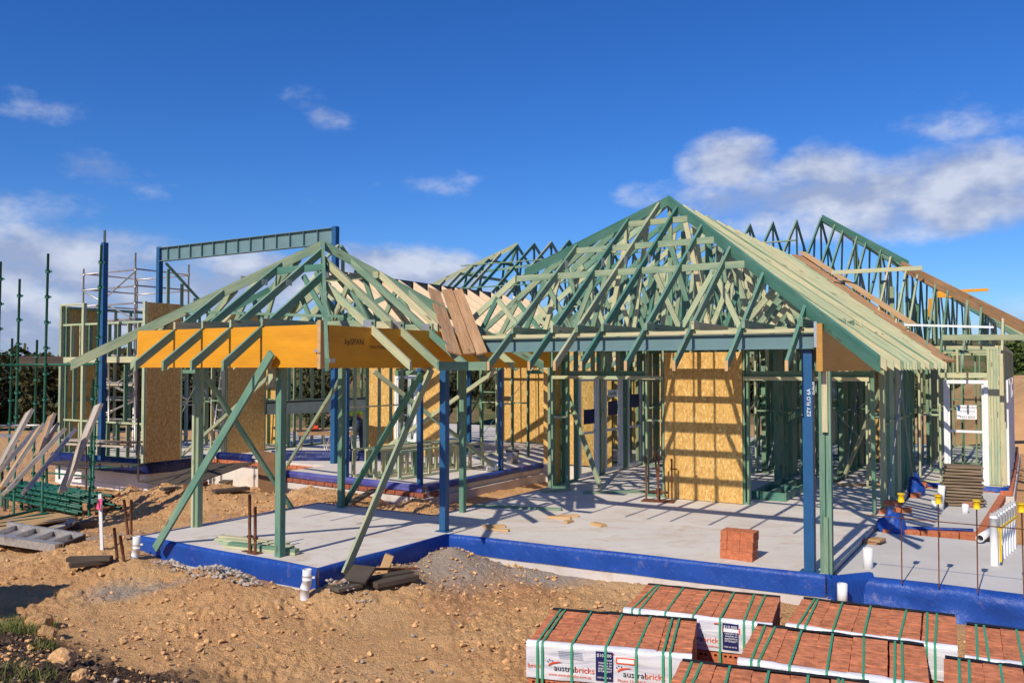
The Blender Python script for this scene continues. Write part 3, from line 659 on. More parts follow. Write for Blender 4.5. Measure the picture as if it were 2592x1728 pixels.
# ------------------------------------------------------------------ the main house frame
main = thing('house_frame', 'large green timber house frame with a hipped truss roof, grey steel beam and blue posts', 'building frame', G(-4.9, 14, 0))
UM, S2, ZE2, EV, RL, RR, VA = -4.86, .735, 2.28, 9.10, -8.415, -1.305, 12.66
HW = (RR - RL) / 2; ZR = ZE2 + S2 * HW
ap2 = G(UM, VA, ZR)
rafter('hip_rafter', G(RR, EV, ZE2 + .02), ap2, .045, .16, 'teal', main)
rafter('hip_rafter', G(RL + 1.9, EV + 1.9, ZE2 + S2 * 1.9), ap2, .045, .15, 'green', main)
JK = [-5.93, -5.33, -4.97, -4.61, -4.03, -3.44, -2.84, -2.2]
for x in JK:
    t = min(HW - abs(x - UM), VA - EV)
    rafter('rafter', G(x, EV, ZE2), G(x, EV + t - .02, ZE2 + S2 * (t - .02)), .036, .115, 'teal' if x > -5.5 else 'green', main)
    box('cut_end', G(x, EV - .003, ZE2), (.036, .006, .113), 'end', main, -A)
    bar('chord', G(x + .036, 9.62, 2.755), G(x + .036, 11.0, 2.755), .034, .09, 'green', main)
    nail_plate(G(x, 9.78, 2.78), main, U_)
    if t > 2.2: nail_plate(G(x, 11.2, ZE2 + S2 * 2.1 - .03), main, U_, (.09, .12))
# right side jacks towards the hip and the rafters of the long right slope
for i in range(6):
    v = EV + .55 + .55 * i; t = v - EV
    rafter('rafter', G(RR, v, ZE2), G(RR - t + .02, v, ZE2 + S2 * (t - .02)), .036, .115, 'pale', main)
for i in range(5):
    v = 11.25 + .3 * i; t = v - EV
    if t > 2.1: rafter('rafter', G(RL + 2.1, v, ZE2 + S2 * 2.1), G(RL + t - .02, v, ZE2 + S2 * (t - .02)), .036, .115, 'green', main)
half = (-1.95 + 7.83) / 2; org_u = (-1.95 - 7.83) / 2
zb2 = ZR - S2 * half
for k, v in enumerate((10.95, 11.55, 12.15)):
    top = S2 * (v - EV) - (zb2 - ZE2) - .04
    truss(main, G(org_u + .03, v, 0), U_, half, zb2, S2, .62, top, ('green', 'green', 'pale')[k], 3, mr='pale')
for i in range(15):
    truss(main, G(org_u + .03, 12.72 + .6 * i, 0), U_, half, zb2, S2, .66, None, ('green', 'teal', 'green')[i % 3] if i % 4 else 'pale', 4, mr='pale', over_r=uval(12.72 + .6 * i) - (org_u + .03) - half)
# steel and laminated beams
bar('steel_beam', G(-6.75, 9.75, 2.555), G(-2.06, 9.75, 2.555), .012, .17, 'steel_grey', main)
for z_ in (2.472, 2.638): bar('steel_beam', G(-6.75, 9.75, z_), G(-2.06, 9.75, z_), .10, .009, 'steel_grey', main)
bar('plate', G(-6.7, 9.73, 2.672), G(-1.96, 9.73, 2.672), .09, .045, 'pale', main)
bar('beam', G(-7.80, 10.3, 2.50), G(-7.80, 14.05, 2.50), .065, .48, 'lvl', main)
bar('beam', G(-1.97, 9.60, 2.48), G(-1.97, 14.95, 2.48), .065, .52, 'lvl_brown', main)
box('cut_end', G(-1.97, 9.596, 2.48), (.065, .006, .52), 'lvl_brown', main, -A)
box('bracket', G(-2.01, 9.593, 2.62), (.03, .006, .28), 'plate', main, -A)
steel_post((-2.14, 9.82), 2.465, main, .11)
bar('post', G(-2.0, 9.86, 0), G(-2.0, 9.86, 2.22), .06, .09, 'green', main, up=V_); bar('post', G(-1.935, 9.87, 0), G(-1.935, 9.87, 2.22), .055, .09, 'teal', main, up=V_); bar('packer', G(-1.96, 9.80, 1.55), G(-1.96, 9.80, 2.22), .06, .045, 'pale', main, up=V_)
bar('packer', G(-1.96, 9.80, 0), G(-1.96, 9.80, .62), .045, .045, 'green', main, up=V_)
wm_ = Matrix.Translation(G(-2.14 + .035, 9.82 - .0565, 1.72)) @ Matrix.Rotation(-A, 4, 'Z') @ Matrix.Rotation(R(90), 4, 'X') @ Matrix.Rotation(R(90), 4, 'Z')
text('lettering', 'EZY FLO 6A', .058, 'whiteprint', main, wm_)
text('lettering', '50x90x90', .036, 'whiteprint', main, wm_ @ Matrix.Translation((.24, -.045, 0)))
# walls
wall(main, (-7.75, 14.1), (-5.5, 14.1), openings=((.35, 1.9, 2.1),), m='stud')
wall(main, (-4.12, 14.1), (-2.1, 14.1), openings=((.1, 2.0, 2.1),), m='stud')
pn = box('wall_panel', G(-4.80, 14.03, 1.265), (1.36, .018, 2.51), 'osb', main, -A); pn['label'] = 'large sunlit strand board panel'
wall(main, (-5.46, 14.1), (-4.14, 14.1), m='stud', nog=False)
box('wall_panel', G(-8.95, 17.46, 1.33), (1.75, .016, 2.6), 'osb', main, -A)
wall(main, (-7.83, 14.15), (-7.83, 21.0), openings=((1.1, 2.12, 2.08), (2.36, 3.28, 2.08), (3.52, 4.5, 2.08)))
box('wall_panel', G(-7.90, 14.62, 1.33), (.014, .6, 2.6), 'osb', main, -A)
def window(parent, c, w, h, dirv, out, m='white', mid=.5, label=None):
    """framed window: c bottom centre, dirv along it, out its outer side"""
    e = empty('window', c, parent)
    if label: e['label'] = label
    t = dirv.normalized(); Zv = Vector((0, 0, 1)); P = lambda s, z: c + t * s + Zv * z
    f = .07
    for s in (-1, 1): bar('frame', P(s * (w / 2 - f / 2), 0), P(s * (w / 2 - f / 2), h), .10, f, m, e, up=t)
    bar('frame', P(-w / 2 + f, f / 2), P(w / 2 - f, f / 2), .10, f, m, e); bar('frame', P(-w / 2 + f, h - f / 2), P(w / 2 - f, h - f / 2), .10, f, m, e)
    zm = h * mid; bar('rail', P(-w / 2 + f, zm), P(w / 2 - f, zm), .06, .045, m, e)
    for s in (-1, 1): bar('sash', P(s * (w / 2 - f - .02), f), P(s * (w / 2 - f - .02), h - f), .05, .035, m, e, up=t)
    for z0_, z1_ in ((f, zm - .02), (zm + .02, h - f)):
        mobj('pane', boxmesh(w - 2 * f - .08, .006, z1_ - z0_, M['glass']), e, Matrix.Translation(P(0, (z0_ + z1_) / 2)) @ Matrix.Rotation(math.atan2(t.y, t.x), 4, 'Z'))
    return e
for k, v in enumerate((15.76, 16.97, 18.16)):
    e = window(main, G(-7.83, v, .03), .90, 2.02, V_, -U_, mid=.44)
    Rm = Matrix.Rotation(R(90) - A, 4, 'Z') @ Matrix.Rotation(R(90), 4, 'X')
    if k == 1:
        box('sticker', G(-7.822, v, 1.70), (.002, .5, .16), 'whiteprint', e, -A); text('lettering', 'LANGFORD', .075, 'ink', e, Matrix.Translation(G(-7.819, v - .22, 1.67)) @ Rm)
    box('sticker', G(-7.821, v + (0 if k else .05), (1.25, 1.38, 1.5)[k]), (.002, .5, .3), 'ink_blue', e, -A)
wall(main, (-2.1, 15.0), (-2.1, 18.6), brace=True)
post('post', (-2.1, 14.95), 2.6, 'pale', main, .085)
wall(main, (-7.75, 18.5), (-2.2, 18.5), openings=((1.5, 2.6, 2.1), (3.9, 4.9, 2.1)), brace=True)
wall(main, (-5.0, 18.6), (-5.0, 24.0), openings=((.8, 1.8, 2.1),), brace=True)
wall(main, (-7.75, 22.0), (-2.2, 22.0), openings=((.7, 1.7, 2.1),), brace=True)
wall(main, (-3.4, 18.6), (-3.4, 21.9), brace=True)
wall(main, (-6.3, 18.6), (-6.3, 21.9)); wall(main, (-6.4, 16.6), (-5.1, 16.6), nog=True); wall(main, (-3.9, 17.2), (-2.2, 17.2), openings=((.2, 1.2, 2.1),), sp=.4); wall(main, (-4.6, 20.3), (-2.2, 20.3), sp=.3, brace=True); wall(main, (-4.9, 19.4), (-3.5, 19.4), sp=.3, brace=True); wall(main, (-4.3, 16.9), (-4.3, 18.4), sp=.4); wall(main, (-3.2, 23.4), (-2.2, 23.4), sp=.25); wall(main, (-4.9, 22.9), (-3.3, 22.9), sp=.3, brace=True)
bar('lintel', G(-4.1, 14.03, 2.08), G(-2.15, 14.03, 2.08), .04, .06, 'pale', main); bar('lintel', G(-7.7, 14.03, 2.08), G(-5.5, 14.03, 2.08), .04, .06, 'pale', main)
for k in range(9): bar('ceiling_batten', G(-7.7, 14.6 + .75 * k, 2.70), G(-2.1, 14.6 + .75 * k, 2.70), .07, .035, 'stud', main)
box('wall_panel', G(-2.95, 21.93, 1.3), (1.0, .016, 2.5), 'osb', main, -A)
# boards lying in the valley and down the right slope
def board(name, p0, p1, w, t, m, label, group=None, up=(0, 0, 1), cat='board'):
    o = bar(name, p0, p1, w, t, m, None, up); return tag(o, label, cat, group)
vd = (G(-1, 1, 0)).normalized(); vs_ = Vector((vd.y, -vd.x, 0))
lbl = ['rough brown board in the valley between the two front roofs, nearest the pavilion', 'rough brown board in the valley between the two front roofs, middle of three', 'rough brown board in the valley between the two front roofs, nearest the big gable']
for k, (o, tilt) in enumerate(((-.17, .30), (.03, -.12), (.19, -.25))):
    p0 = G(-6.27, 9.12, 2.44) + vs_ * o; p1 = G(-7.60, 10.45, 3.44) + vs_ * o
    nrm = Vector((0, 0, 1)) + vs_ * (tilt * (1 if k == 0 else 1))
    board('board', p0, p1, .2 if k == 0 else .155, .02, 'plank', lbl[k], 'boards laid in the roof valley', nrm)
bar('fascia', G(-6.25, 8.45, ZE2), G(-6.25, 9.1, ZE2), .03, .11, 'teal', pav); bar('fascia', G(-6.23, EV, ZE2), G(-5.95, EV, ZE2), .03, .11, 'green', main)
nv = (U_ * S2 + Vector((0, 0, 1))).normalized()
board('board', G(-4.80, 21.05, ZR + .07), G(-1.32, 17.42, ZE2 + .10), .30, .04, 'plank', 'long orange brown board sloping down the valley behind the big roof', None, (U_ * .7 - V_ * .55 + Vector((0, 0, 1))).normalized())
board('board', G(-4.72, 21.2, ZR + .16), G(-2.0, 18.4, ZE2 + .83), .20, .04, 'end', 'pale brown board lying on top of the long one in the big roof valley', None, (U_ * .7 - V_ * .55 + Vector((0, 0, 1))).normalized())

# ------------------------------------------------------------------ the rear house frame under the highest ridge
rear = thing('house_frame', 'rear green timber house frame under the long high ridge of many trusses', 'building frame', G(-9, 22.8, 0))
VR, ZT, S3 = 22.76, 6.08, .70
hf2 = 4.75; zb3 = ZT - S3 * hf2
for i in range(16):
    u = -13.75 + .61 * i
    truss(rear, G(u, VR, 0), V_, hf2, zb3, S3, .65, None, ('green', 'teal')[i % 2], 3, w=.036, d=.09, over_l=(VR - vval(u)) - hf2 if -8.3 < u < -1.4 else None)
    if 0 < i < 16: nail_plate(G(u, VR - .03, ZT - .12), rear, -U_, (.1, .16))
hr = 5.35
rafter('hip_rafter', G(-4.56 + hr * .42, VR - hr * .42, ZT - S3 * hr * .42 + .03), G(-4.56, VR, ZT + .03), .045, .16, 'teal', rear)
rafter('hip_board', G(-4.56 + hr, VR - hr, ZT - S3 * hr + .06), G(-4.56 + hr * .40, VR - hr * .44, ZT - S3 * hr * .44 + .06), .05, .22, 'plank', rear)
rafter('hip_rafter', G(-4.56 + hr, VR + hr, ZT - S3 * hr), G(-4.56, VR, ZT), .045, .16, 'teal', rear)
rafter('hip_rafter', G(-13.75 - hr, VR - hr, ZT - S3 * hr), G(-13.75, VR, ZT + .03), .045, .15, 'pale', rear)
rafter('hip_rafter', G(-13.75 - hr, VR + hr, ZT - S3 * hr), G(-13.75, VR, ZT), .045, .15, 'green', rear)
for i in range(9):
    x = .62 * (i + .6); t = hr - x
    if t < .3: continue
    s0 = max(0, vval(-4.56 + x) - (VR - hr)) if -4.56 + x < -1.3 else 0
    zz = lambda q: ZT - S3 * q
    rafter('rafter', G(-4.56 + x, VR - hr + s0, zz(hr - s0)), G(-4.56 + x, VR - x - .03, zz(x + .03)), .036, .115, 'green' if i % 3 else 'stud', rear)
    if i > 0: bar('web', G(-4.56 + x, VR - x - .15, zz(x) - .1), G(-4.56 + x, VR - x - .15, zb3), .035, .07, 'green', rear, up=U_)
    rafter('rafter', G(-13.75 - x, VR - hr, zz(hr)), G(-13.75 - x, VR - x - .03, zz(x + .03)), .036, .115, 'green' if i % 2 else 'pale', rear)
    if x < 4.6: bar('chord', G(-13.75 - x, VR - hf2, zb3), G(-13.75 - x, VR, zb3), .035, .09, 'green', rear)
    rafter('rafter', G(-4.56 + hr, VR - hr + x + .1, zz(hr)), G(-4.56 + max(.2, hr - x), VR - hr + x + .1, zz(max(.2, hr - x))), .036, .115, 'pale', rear)
for i in range(1, 7):
    x = .62 * i
    truss(rear, G(-4.56 + x, VR, 0), V_, hf2, zb3, S3, .0, S3 * (hf2 - x) - .06, ('green', 'stud')[i % 2], 3, over_l=(VR - vval(-4.56 + x)) - hf2 if -4.56 + x < -1.4 else None)
    truss(rear, G(-13.75 - x, VR, 0), V_, hf2, zb3, S3, .0, S3 * (hf2 - x) - .06, ('green', 'teal')[i % 2], 2)
for k in range(7): bar('stud', G(-2.75 + .12 * k, 19.9 + .5 * k, 2.7), G(-2.75 + .12 * k, 19.9 + .5 * k, 4.15 - .1 * k), .09, .045, 'stud', rear, up=V_)
bar('prop_beam', PVp(2372, 745, 23.5), PVp(2440, 745, 23.5), .06, .16, 'lvl', rear); bar('prop_beam', PVp(2400, 738, 23.6), PVp(2502, 733, 23.6), .06, .07, 'lvl', rear); bar('prop_beam', PVp(2352, 810, 23.5), PVp(2356, 755, 23.5), .06, .09, 'lvl', rear)
for k, (dv, z_) in enumerate(((1.0, 5.38), (2.2, 4.54), (3.3, 3.77))): bar('batten', G(-15.2 - k, VR - dv, z_ + .06), G(-5.0 + k * .3, VR - dv, z_ + .06), .07, .03, 'pale' if k == 1 else 'green', rear)
bar('chord', G(-15.0, 21.6, 5.15), G(-9.2, 21.6, 5.45), .035, .07, 'teal', rear)
# right wing walls with white joinery
a0 = PVp(2105, 690, 19.6); a1 = PVp(2335, 678, 19.6); bar('batten', a0, a1, .04, .09, 'pale', rear)
a0 = PVp(2385, 854, 17.3); a1 = PVp(2640, 853, 17.3); bar('guard_rail', a0, a1, .04, .10, 'pale', rear)
a0 = PVp(2290, 822, 18.2); a1 = PVp(2515, 828, 18.2); bar('guard_rail', a0, a1, .03, .04, 'white', rear)
wall(rear, (-1.95, 18.66), (-.55, 18.66), openings=((.40, 1.20, 2.06),), m='pale', brace=False)
for k in range(4): bar('stud', G(-.72 + .05 * k, 18.64, .036), G(-.72 + .05 * k, 18.64, 2.6), .045, .09, 'pale', rear, up=V_)
dw = window(rear, G(-1.115, 18.60, 0), .76, 2.02, U_, -V_, mid=.51, label='white framed glazed door with a sticker')
Rf = Matrix.Rotation(-A, 4, 'Z') @ Matrix.Rotation(R(90), 4, 'X')
box('sticker', G(-1.10, 18.592, 1.40), (.34, .002, .27), 'whiteprint', dw, -A)
for k, (s_, z_) in enumerate((('LANGFORD', 1.47), ('WINDOWS', 1.40), ('4953 8000', 1.285))): text('lettering', s_, .062 if k != 1 else .05, 'ink', dw, Matrix.Translation(G(-1.09, 18.589, z_)) @ Rf, 'CENTER')
box('sticker', G(-1.24, 18.590, 1.33), (.06, .002, .016), 'ink_blue', dw, -A); box('sticker', G(-1.235, 18.590, 1.47), (.05, .002, .10), 'steel_blue', dw, -A)
wall(rear, (-.5, 18.75), (-.5, 27.2), openings=((.15, 1.15, 2.06), (1.6, 2.6, 2.06), (3.1, 4.1, 2.06), (4.6, 5.6, 2.06), (6.3, 7.5, 2.06)), m='pale')
for v in (19.4, 20.85, 22.35, 23.85): window(rear, G(-.46, v, 0), .95, 2.02, V_, U_, mid=.5)
wall(rear, (-.6, 27.2), (-18.0, 27.2), sp=.6, openings=((2.0, 3.2, 2.1), (7.0, 8.0, 2.1), (12, 13, 2.1)))
wall(rear, (-7.9, 18.5), (-7.9, 27.0), sp=.5, openings=((3.2, 4.2, 2.1),), brace=True)
wall(rear, (-12.8, 18.6), (-8.1, 18.6), sp=.5, openings=((1.9, 3.2, 2.1),), brace=True)
wall(rear, (-12.6, 22.0), (-8.1, 22.0), sp=.5, brace=True)
for u in (-13.2, -12.0): box('wall_panel', G(u, 21.93, 1.33), (1.18, .016, 2.6), 'osb', rear, -A)
box('wall_panel', G(-9.4, 21.93, 1.33), (1.6, .016, 2.6), 'osb', rear, -A)
wall(rear, (-10.4, 18.7), (-10.4, 21.9), sp=.5); wall(rear, (-5.0, 24.2), (-5.0, 27.0), sp=.5)
wall(rear, (-2.1, 22.0), (-2.1, 27.0), sp=.5); wall(rear, (-1.95, 22.6), (-.6, 22.6), sp=.3); wall(rear, (-1.95, 20.8), (-1.3, 20.8), sp=.3)
# sunlit strand board wall with the tall window, behind the workman
ul = PVp(927, 1100, 17.5); ur = PVp(1128, 1100, 17.5); wl = PVp(1003, 1100, 17.5); wr = PVp(1058, 1100, 17.5)
f_ = lambda p: p.x * ca - p.y * sa
u0, u1, u2, u3 = f_(ul), f_(wl), f_(wr), f_(ur)
zt_ = 2.2
for a, b, z0_, z1_ in ((u0, u1 - .01, 0, 2.6), (u2 + .01, u3, 0, 2.6), (u1 - .008, u2 + .008, 2.24, 2.6)): box('wall_panel', G((a + b) / 2, 17.5, (z0_ + z1_) / 2), (b - a, .018, z1_ - z0_), 'osb', rear, -A)
window(rear, G((u1 + u2) / 2, 17.47, .02), u2 - u1, 2.02, U_, -V_, mid=.5)
bar('lintel', G(u1, 17.45, 2.12), G(u2, 17.45, 2.12), .04, .12, 'stud', rear)
box('wall_panel', G(u0 - .02, 18.05, 1.3), (.018, 1.1, 2.6), 'osb', rear, -A)
wall(rear, (u0 + .05, 17.57), (u3, 17.57), openings=((u1 - u0 - .05, u2 - u0 - .05, 2.1),))

# ------------------------------------------------------------------ the left rear wing: steel ridge frame, verandah rafters, tall stud walls
lan = thing('wing_frame', 'left rear wing of stud walls and blue columns under a raised steel ridge beam', 'building frame', G(-17, 15, 0))
VL = 15.0
bar('ridge_beam', G(-20.62, VL, 5.40), G(-14.2, VL, 5.40), .012, .36, 'steel_grey', lan)
for z_ in (5.215, 5.585): bar('ridge_beam', G(-20.66, VL, z_), G(-14.2, VL, z_), .15, .014, 'steel_grey', lan)
for i in range(13): box('stiffener', G(-20.3 + .47 * i, VL - .035, 5.40), (.012, .07, .355), 'steel_grey', lan, -A)
for u in (-20.72, -14.13): post('steel_column', (u, VL), 5.62, 'steel_blue', lan, .13)
post('steel_column', (-19.56, 12.6), 5.35, 'steel_blue', lan, .13); box('column_cap', G(-19.56, 12.6, 5.5), (.09, .012, .32), 'steel_dark', lan, -A)
for u in (-20.5, -14.0):
    rafter('gable_plate', G(u, VL + .05, 5.15), G(u, VL + 2.9, 2.75), .09, .05, 'stud', lan)
    if u > -15: rafter('gable_plate', G(u, VL - .05, 5.15), G(u, VL - .8, 4.5), .09, .05, 'stud', lan)
    for k in range(6): bar('stud', G(u, VL + .12 + .45 * k, 0.02), G(u, VL + .12 + .45 * k, 5.06 - .84 * (.07 + .45 * k)), .035, .09, 'stud', lan, up=V_)
    for z_ in (1.3, 2.7): bar('nogging', G(u, VL + .1, z_), G(u, VL + 2.5, z_), .07, .035, 'stud', lan)
# cream joists of the verandah roof
for i in range(15):
    v = 12.75 + .55 * i
    rafter('joist', G(-9.3, v, 2.36), G(-12.15, v, 4.10), .05, .27, 'cream', lan)
bar('fascia', G(-12.2, 12.6, 4.14), G(-12.2, 19, 4.14), .03, .22, 'steel_dark', lan)
for i in range(9): rafter('joist', G(-12.25 - .0, 12.9 + .6 * i, 4.1), G(-14.2, 12.9 + .6 * i, 2.95), .045, .2, 'stud', lan)
for p in ((-12.09, 13.19), (-10.07, 13.05), (-10.02, 15.88), (-10.02, 18.3), (-12.52, 18.3)): steel_post(p, 2.25, lan, .09)
bar('beam', G(-10.05, 13.0, 2.33), G(-10.05, 18.4, 2.33), .065, .14, 'lvl', lan); bar('beam', G(-14.0, 13.12, 2.33), G(-10.1, 13.06, 2.33), .065, .14, 'lvl', lan)
for a_, b_, z0_, z1_ in ((-22.1, -18.45, .02, .86), (-22.1, -18.45, 2.54, 3.36)):
    for k in range(10): u = a_ + (b_ - a_) * k / 9; bar('stud', G(u, 13.1, z0_), G(u, 13.1, z1_), .035, .09, 'stud', lan, up=V_)
for u in (-21.6, -19.4, -18.45): bar('stud', G(u, 13.12, .9), G(u, 13.12, 2.44), .045, .09, 'stud', lan, up=V_)
bar('plate', G(-22.1, 13.1, 3.39), G(-18.4, 13.1, 3.39), .09, .05, 'pale', lan); bar('plate', G(-22.1, 13.1, .01), G(-18.4, 13.1, .01), .09, .03, 'stud', lan)
bar('sill_plate', G(-21.9, 13.06, .88), G(-18.5, 13.06, .88), .1, .04, 'pale', lan); bar('lintel', G(-22.0, 13.03, 2.46), G(-18.1, 13.03, 2.46), .05, .15, 'pale', lan)
for u in (-22.1, -21.1): bar('stud', G(u, 13.05, .03), G(u, 13.05, 3.9), .09, .09, 'green', lan, up=V_)
bar('plate', G(-22.15, 13.05, 3.92), G(-21.05, 13.05, 3.92), .09, .04, 'stud', lan)
wall(lan, (-22.15, 13.2), (-22.15, 17.5), 0, 3.9, .5)
box('wall_panel', G(-22.22, 13.75, 1.95), (.016, 1.3, 3.9), 'osb', lan, -A)
wall(lan, (-22.0, 17.6), (-18.1, 17.6), 0, 3.6, .4, openings=((1.2, 2.1, 2.1),)); wall(lan, (-21.2, 15.6), (-18.2, 15.6), 0, 3.3, .45, openings=((.6, 1.5, 2.1),), brace=True)
box('wall_panel', G(-19.0, 17.66, 1.3), (1.0, .016, 2.6), 'osb', lan, -A)
box('wall_panel', G(-17.98, 13.17, 1.91), (.018, .96, 3.82), 'osb', lan, -A); bar('stud', G(-18.02, 12.66, 0), G(-18.02, 12.66, 3.84), .05, .09, 'pale', lan, up=U_)
wall(lan, (-18.03, 12.72), (-18.03, 13.6), 0, 3.8, .45, nog=False)
box('wall_panel', G(-17.95, 15.7, 1.85), (.018, 1.25, 3.7), 'osb', lan, -A); wall(lan, (-18.0, 15.1), (-18.0, 16.3), 0, 3.75, .45, nog=False)
wall(lan, (-18.0, 13.65), (-18.0, 15.05), 0, 3.4, .4, openings=((.55, 1.3, 2.45),), m='pale')
wall(lan, (-18.0, 16.35), (-18.0, 20.0), 0, 2.7, .45); wall(lan, (-17.9, 20.2), (-13.4, 20.2), 0, 2.7, .45, openings=((.4, 1.4, 2.1), (1.9, 2.9, 2.1)))
for u in (-17.0, -15.5): window(lan, G(u, 20.14, .05), .98, 2.0, U_, -V_, mid=.45)
p0 = PVp(663, 1033, 16.4); p1 = PVp(925, 1022, 16.4); bar('steel_beam', p0, p1, .02, .34, 'steel_dark', lan)
for dz in (-.17, .17): bar('steel_beam', p0 + Vector((0, 0, dz)), p1 + Vector((0, 0, dz)), .14, .014, 'steel_dark', lan)
for p in (p0, p1): bar('beam_stand', Vector((p.x, p.y, 0)), Vector((p.x, p.y, p.z - .18)), .1, .1, 'steel_dark', lan)
strip('membrane', [(-15.9, 14.7), (-13.2, 16.2)], s2, z0=.24, z1=.0, wav=.06, seed=61, m='membrane_shaded'); strip('membrane', [(-17.7, 14.6), (-16.4, 14.6)], s2, z0=.12, z1=-.12, wav=.06, seed=62, m='membrane_shaded')

# ------------------------------------------------------------------ temporary braces
def brace(p0, p1, w, d, m, label, up=(0, 0, 1)):
    return tag(bar('timber_brace', p0, p1, w, d, m, None, up), label, 'brace', 'temporary timber braces', 'thing')
brace(PVp(393, 1388, 6.98), PVp(688, 893, 6.98), .036, .10, 'teal', 'long green diagonal brace from the slab corner up to the sunlit yellow beam', -V_.cross(Vector((0, 0, 1))))
brace(PVp(683, 905, 7.03), PVp(676, 930, 7.03) + Vector((0, 0, .0)), .04, .09, 'end', 'short raw cleat at the head of the long brace on the yellow beam')
brace(G(-10.22, 8.12, 2.22), G(-10.27, 9.95, -.04), .036, .10, 'teal', 'green brace falling from the left prop to the back edge of the slab', V_.cross(Vector((0, 0, 1))))
brace(PZ(870, 1280, -.02), PUp(1068, 942, -6.95), .09, .036, 'teal', 'dark teal diagonal brace rising behind the pavilion slab towards the blue post', (0, 0, 1))
brace(PUp(872, 1452, -6.80), PUp(1092, 934, -6.80), .036, .095, 'green', 'green diagonal brace from the blue slab edge up to the dark brown beam', U_.cross(Vector((0, 0, 1))))
brace(PZ(726, 1179), PVp(864, 955, 10.5), .036, .09, 'green', 'slim green brace from the rear slab edge to the back prop of the pavilion')
brace(PVp(690, 946, 9.6), PVp(462, 1150, 12.4), .036, .07, 'green', 'thin brace crossing behind the long green brace')
brace(PVp(947, 940, 12.95), G(-10.0, 15.75, .04), .036, .09, 'pale', 'pale brace slanting down to the foot of a blue post on the rear slab')
brace(PVp(1255, 938, 12.9), PVp(975, 1134, 15.4), .036, .08, 'pale', 'pale brace slanting left behind the row of blue posts')
brace(PZ(1522, 1238), PUp(1432, 985, -7.74), .04, .09, 'green', 'short loose stud leaning on the wall in front of the three white windows')
brace(PZ(1893, 1128), PVp(2036, 1035, 15.6), .036, .10, 'green', 'green brace inside the house beside the big strand board panel')
brace(G(-3.3, 18.3, .05), G(-2.3, 16.9, 2.1), .036, .09, 'pale', 'brace inside the house leaning on the right hand stud wall')
bar_ = lambda *a, **k: bar(*a, **k)
# copper pipe by the stud wall
tag(rod('copper_pipe', PZ(2298, 1222), PZ(2298, 1222) + Vector((0, 0, 1.0)), .014, 'orange'), 'thin copper pipe standing at the foot of the right hand stud wall', 'pipe')

# ------------------------------------------------------------------ scaffold
def standard(px, top, y, m='green_tube', bot=None, lean=0.0, label='', steps=.5):
    p = PY(px, top, y); q = Vector((p.x - lean, p.y, zg1(p) - .02)); 
    e = thing('scaffold_standard', label, 'scaffold pole', q, 'green scaffold standards')
    rod('tube', q, p, .024, m, e, 10)
    n = int((p - q).length / steps)
    for i in range(n):
        f = p + (q - p).normalized() * (.35 + steps * i)
        if f.z < q.z + .05: break
        rod('cup', f + Vector((0, 0, .03)), f - Vector((0, 0, .03)), .045, m, e, 10)
        box('wedge', f + Vector((.05, 0, .0)), (.06, .02, .035), m, e)
    return e
SL = ['tall green scaffold standard with cups, cut by the left edge of the frame', 'green scaffold standard with cups, second from the left edge', 'tallest green scaffold standard among the leaning boards', 'green scaffold standard leaning beside the blue steel column', 'short rusty topped scaffold standard near the left edge', 'short rusty topped scaffold standard left of the stud wall', 'green scaffold standard in front of the white block wall']
for k, a in enumerate(((2, 662, 17.0), (50, 706, 17.6), (122, 642, 16.6), (257, 620, 17.0), (31, 856, 18.6), (94, 860, 18.2), (236, 960, 15.8))): standard(*a, lean=.12 if k == 3 else .04, label=SL[k], m='green_tube')
def tubes(name, p0, p1, m, label, r=.024, cat='tube', group=None): return tag(rod(name, p0, p1, r, m, None, 10), label, cat, group)
tubes('scaffold_ledger', PY(-60, 924, 16.4), PY(238, 922, 16.8), 'green_tube', 'long horizontal green scaffold tube across the left yard')
tag(bar('timber_plank', PY(45, 914, 18.6), PY(160, 914, 18.9), .03, .22, 'dark_board'), 'brown board on edge behind the green scaffold poles', 'board')
tubes('scaffold_ledger', PY(-40, 1078, 17.0), PY(100, 1076, 17.5), 'galv', 'pale horizontal scaffold tube low in the left yard')
tag(bar('scaffold_plank', PY(-30, 1100, 16.6), PY(40, 1104, 16.8), .23, .05, 'galv'), 'pale aluminium plank lying level at the left edge of the frame', 'plank')
tow = thing('scaffold_tower', 'galvanised scaffold tower standing behind the left stud walls', 'scaffold', G(-21, 15.6, 0))
q1 = PVp(212, 690, 14.6); q2 = PVp(343, 672, 14.6); ua, ub = f_(q1), f_(q2); d4 = 1.75
cor = [(ua, 14.6), (ub, 14.6), (ub, 14.6 + d4), (ua, 14.6 + d4)]
zt4 = [5.15, 5.45, 5.3, 5.0]
for (u, v), z_ in zip(cor, zt4): rod('standard', G(u, v, -.8), G(u, v, z_), .024, 'galv', tow)
for z_ in (.3, 1.35, 2.45, 3.55, 4.05, 4.52, 4.98):
    for i in range(4):
        a, b = cor[i], cor[(i + 1) % 4]
        if z_ < 3 and i == 2: continue
        rod('ledger', G(*a, z_ + .02 * (i % 2)), G(*b, z_ + .02 * (i % 2)), .022, 'galv', tow)
    for (u, v) in cor: rod('coupler', G(u, v, z_ - .035), G(u, v, z_ + .045), .034, 'galv', tow)
for k in range(3): bar('platform', G(ua + .1, 14.9 + .5 * k, 3.62), G(ub - .1, 14.9 + .5 * k, 3.62), .42, .05, 'galv', tow)
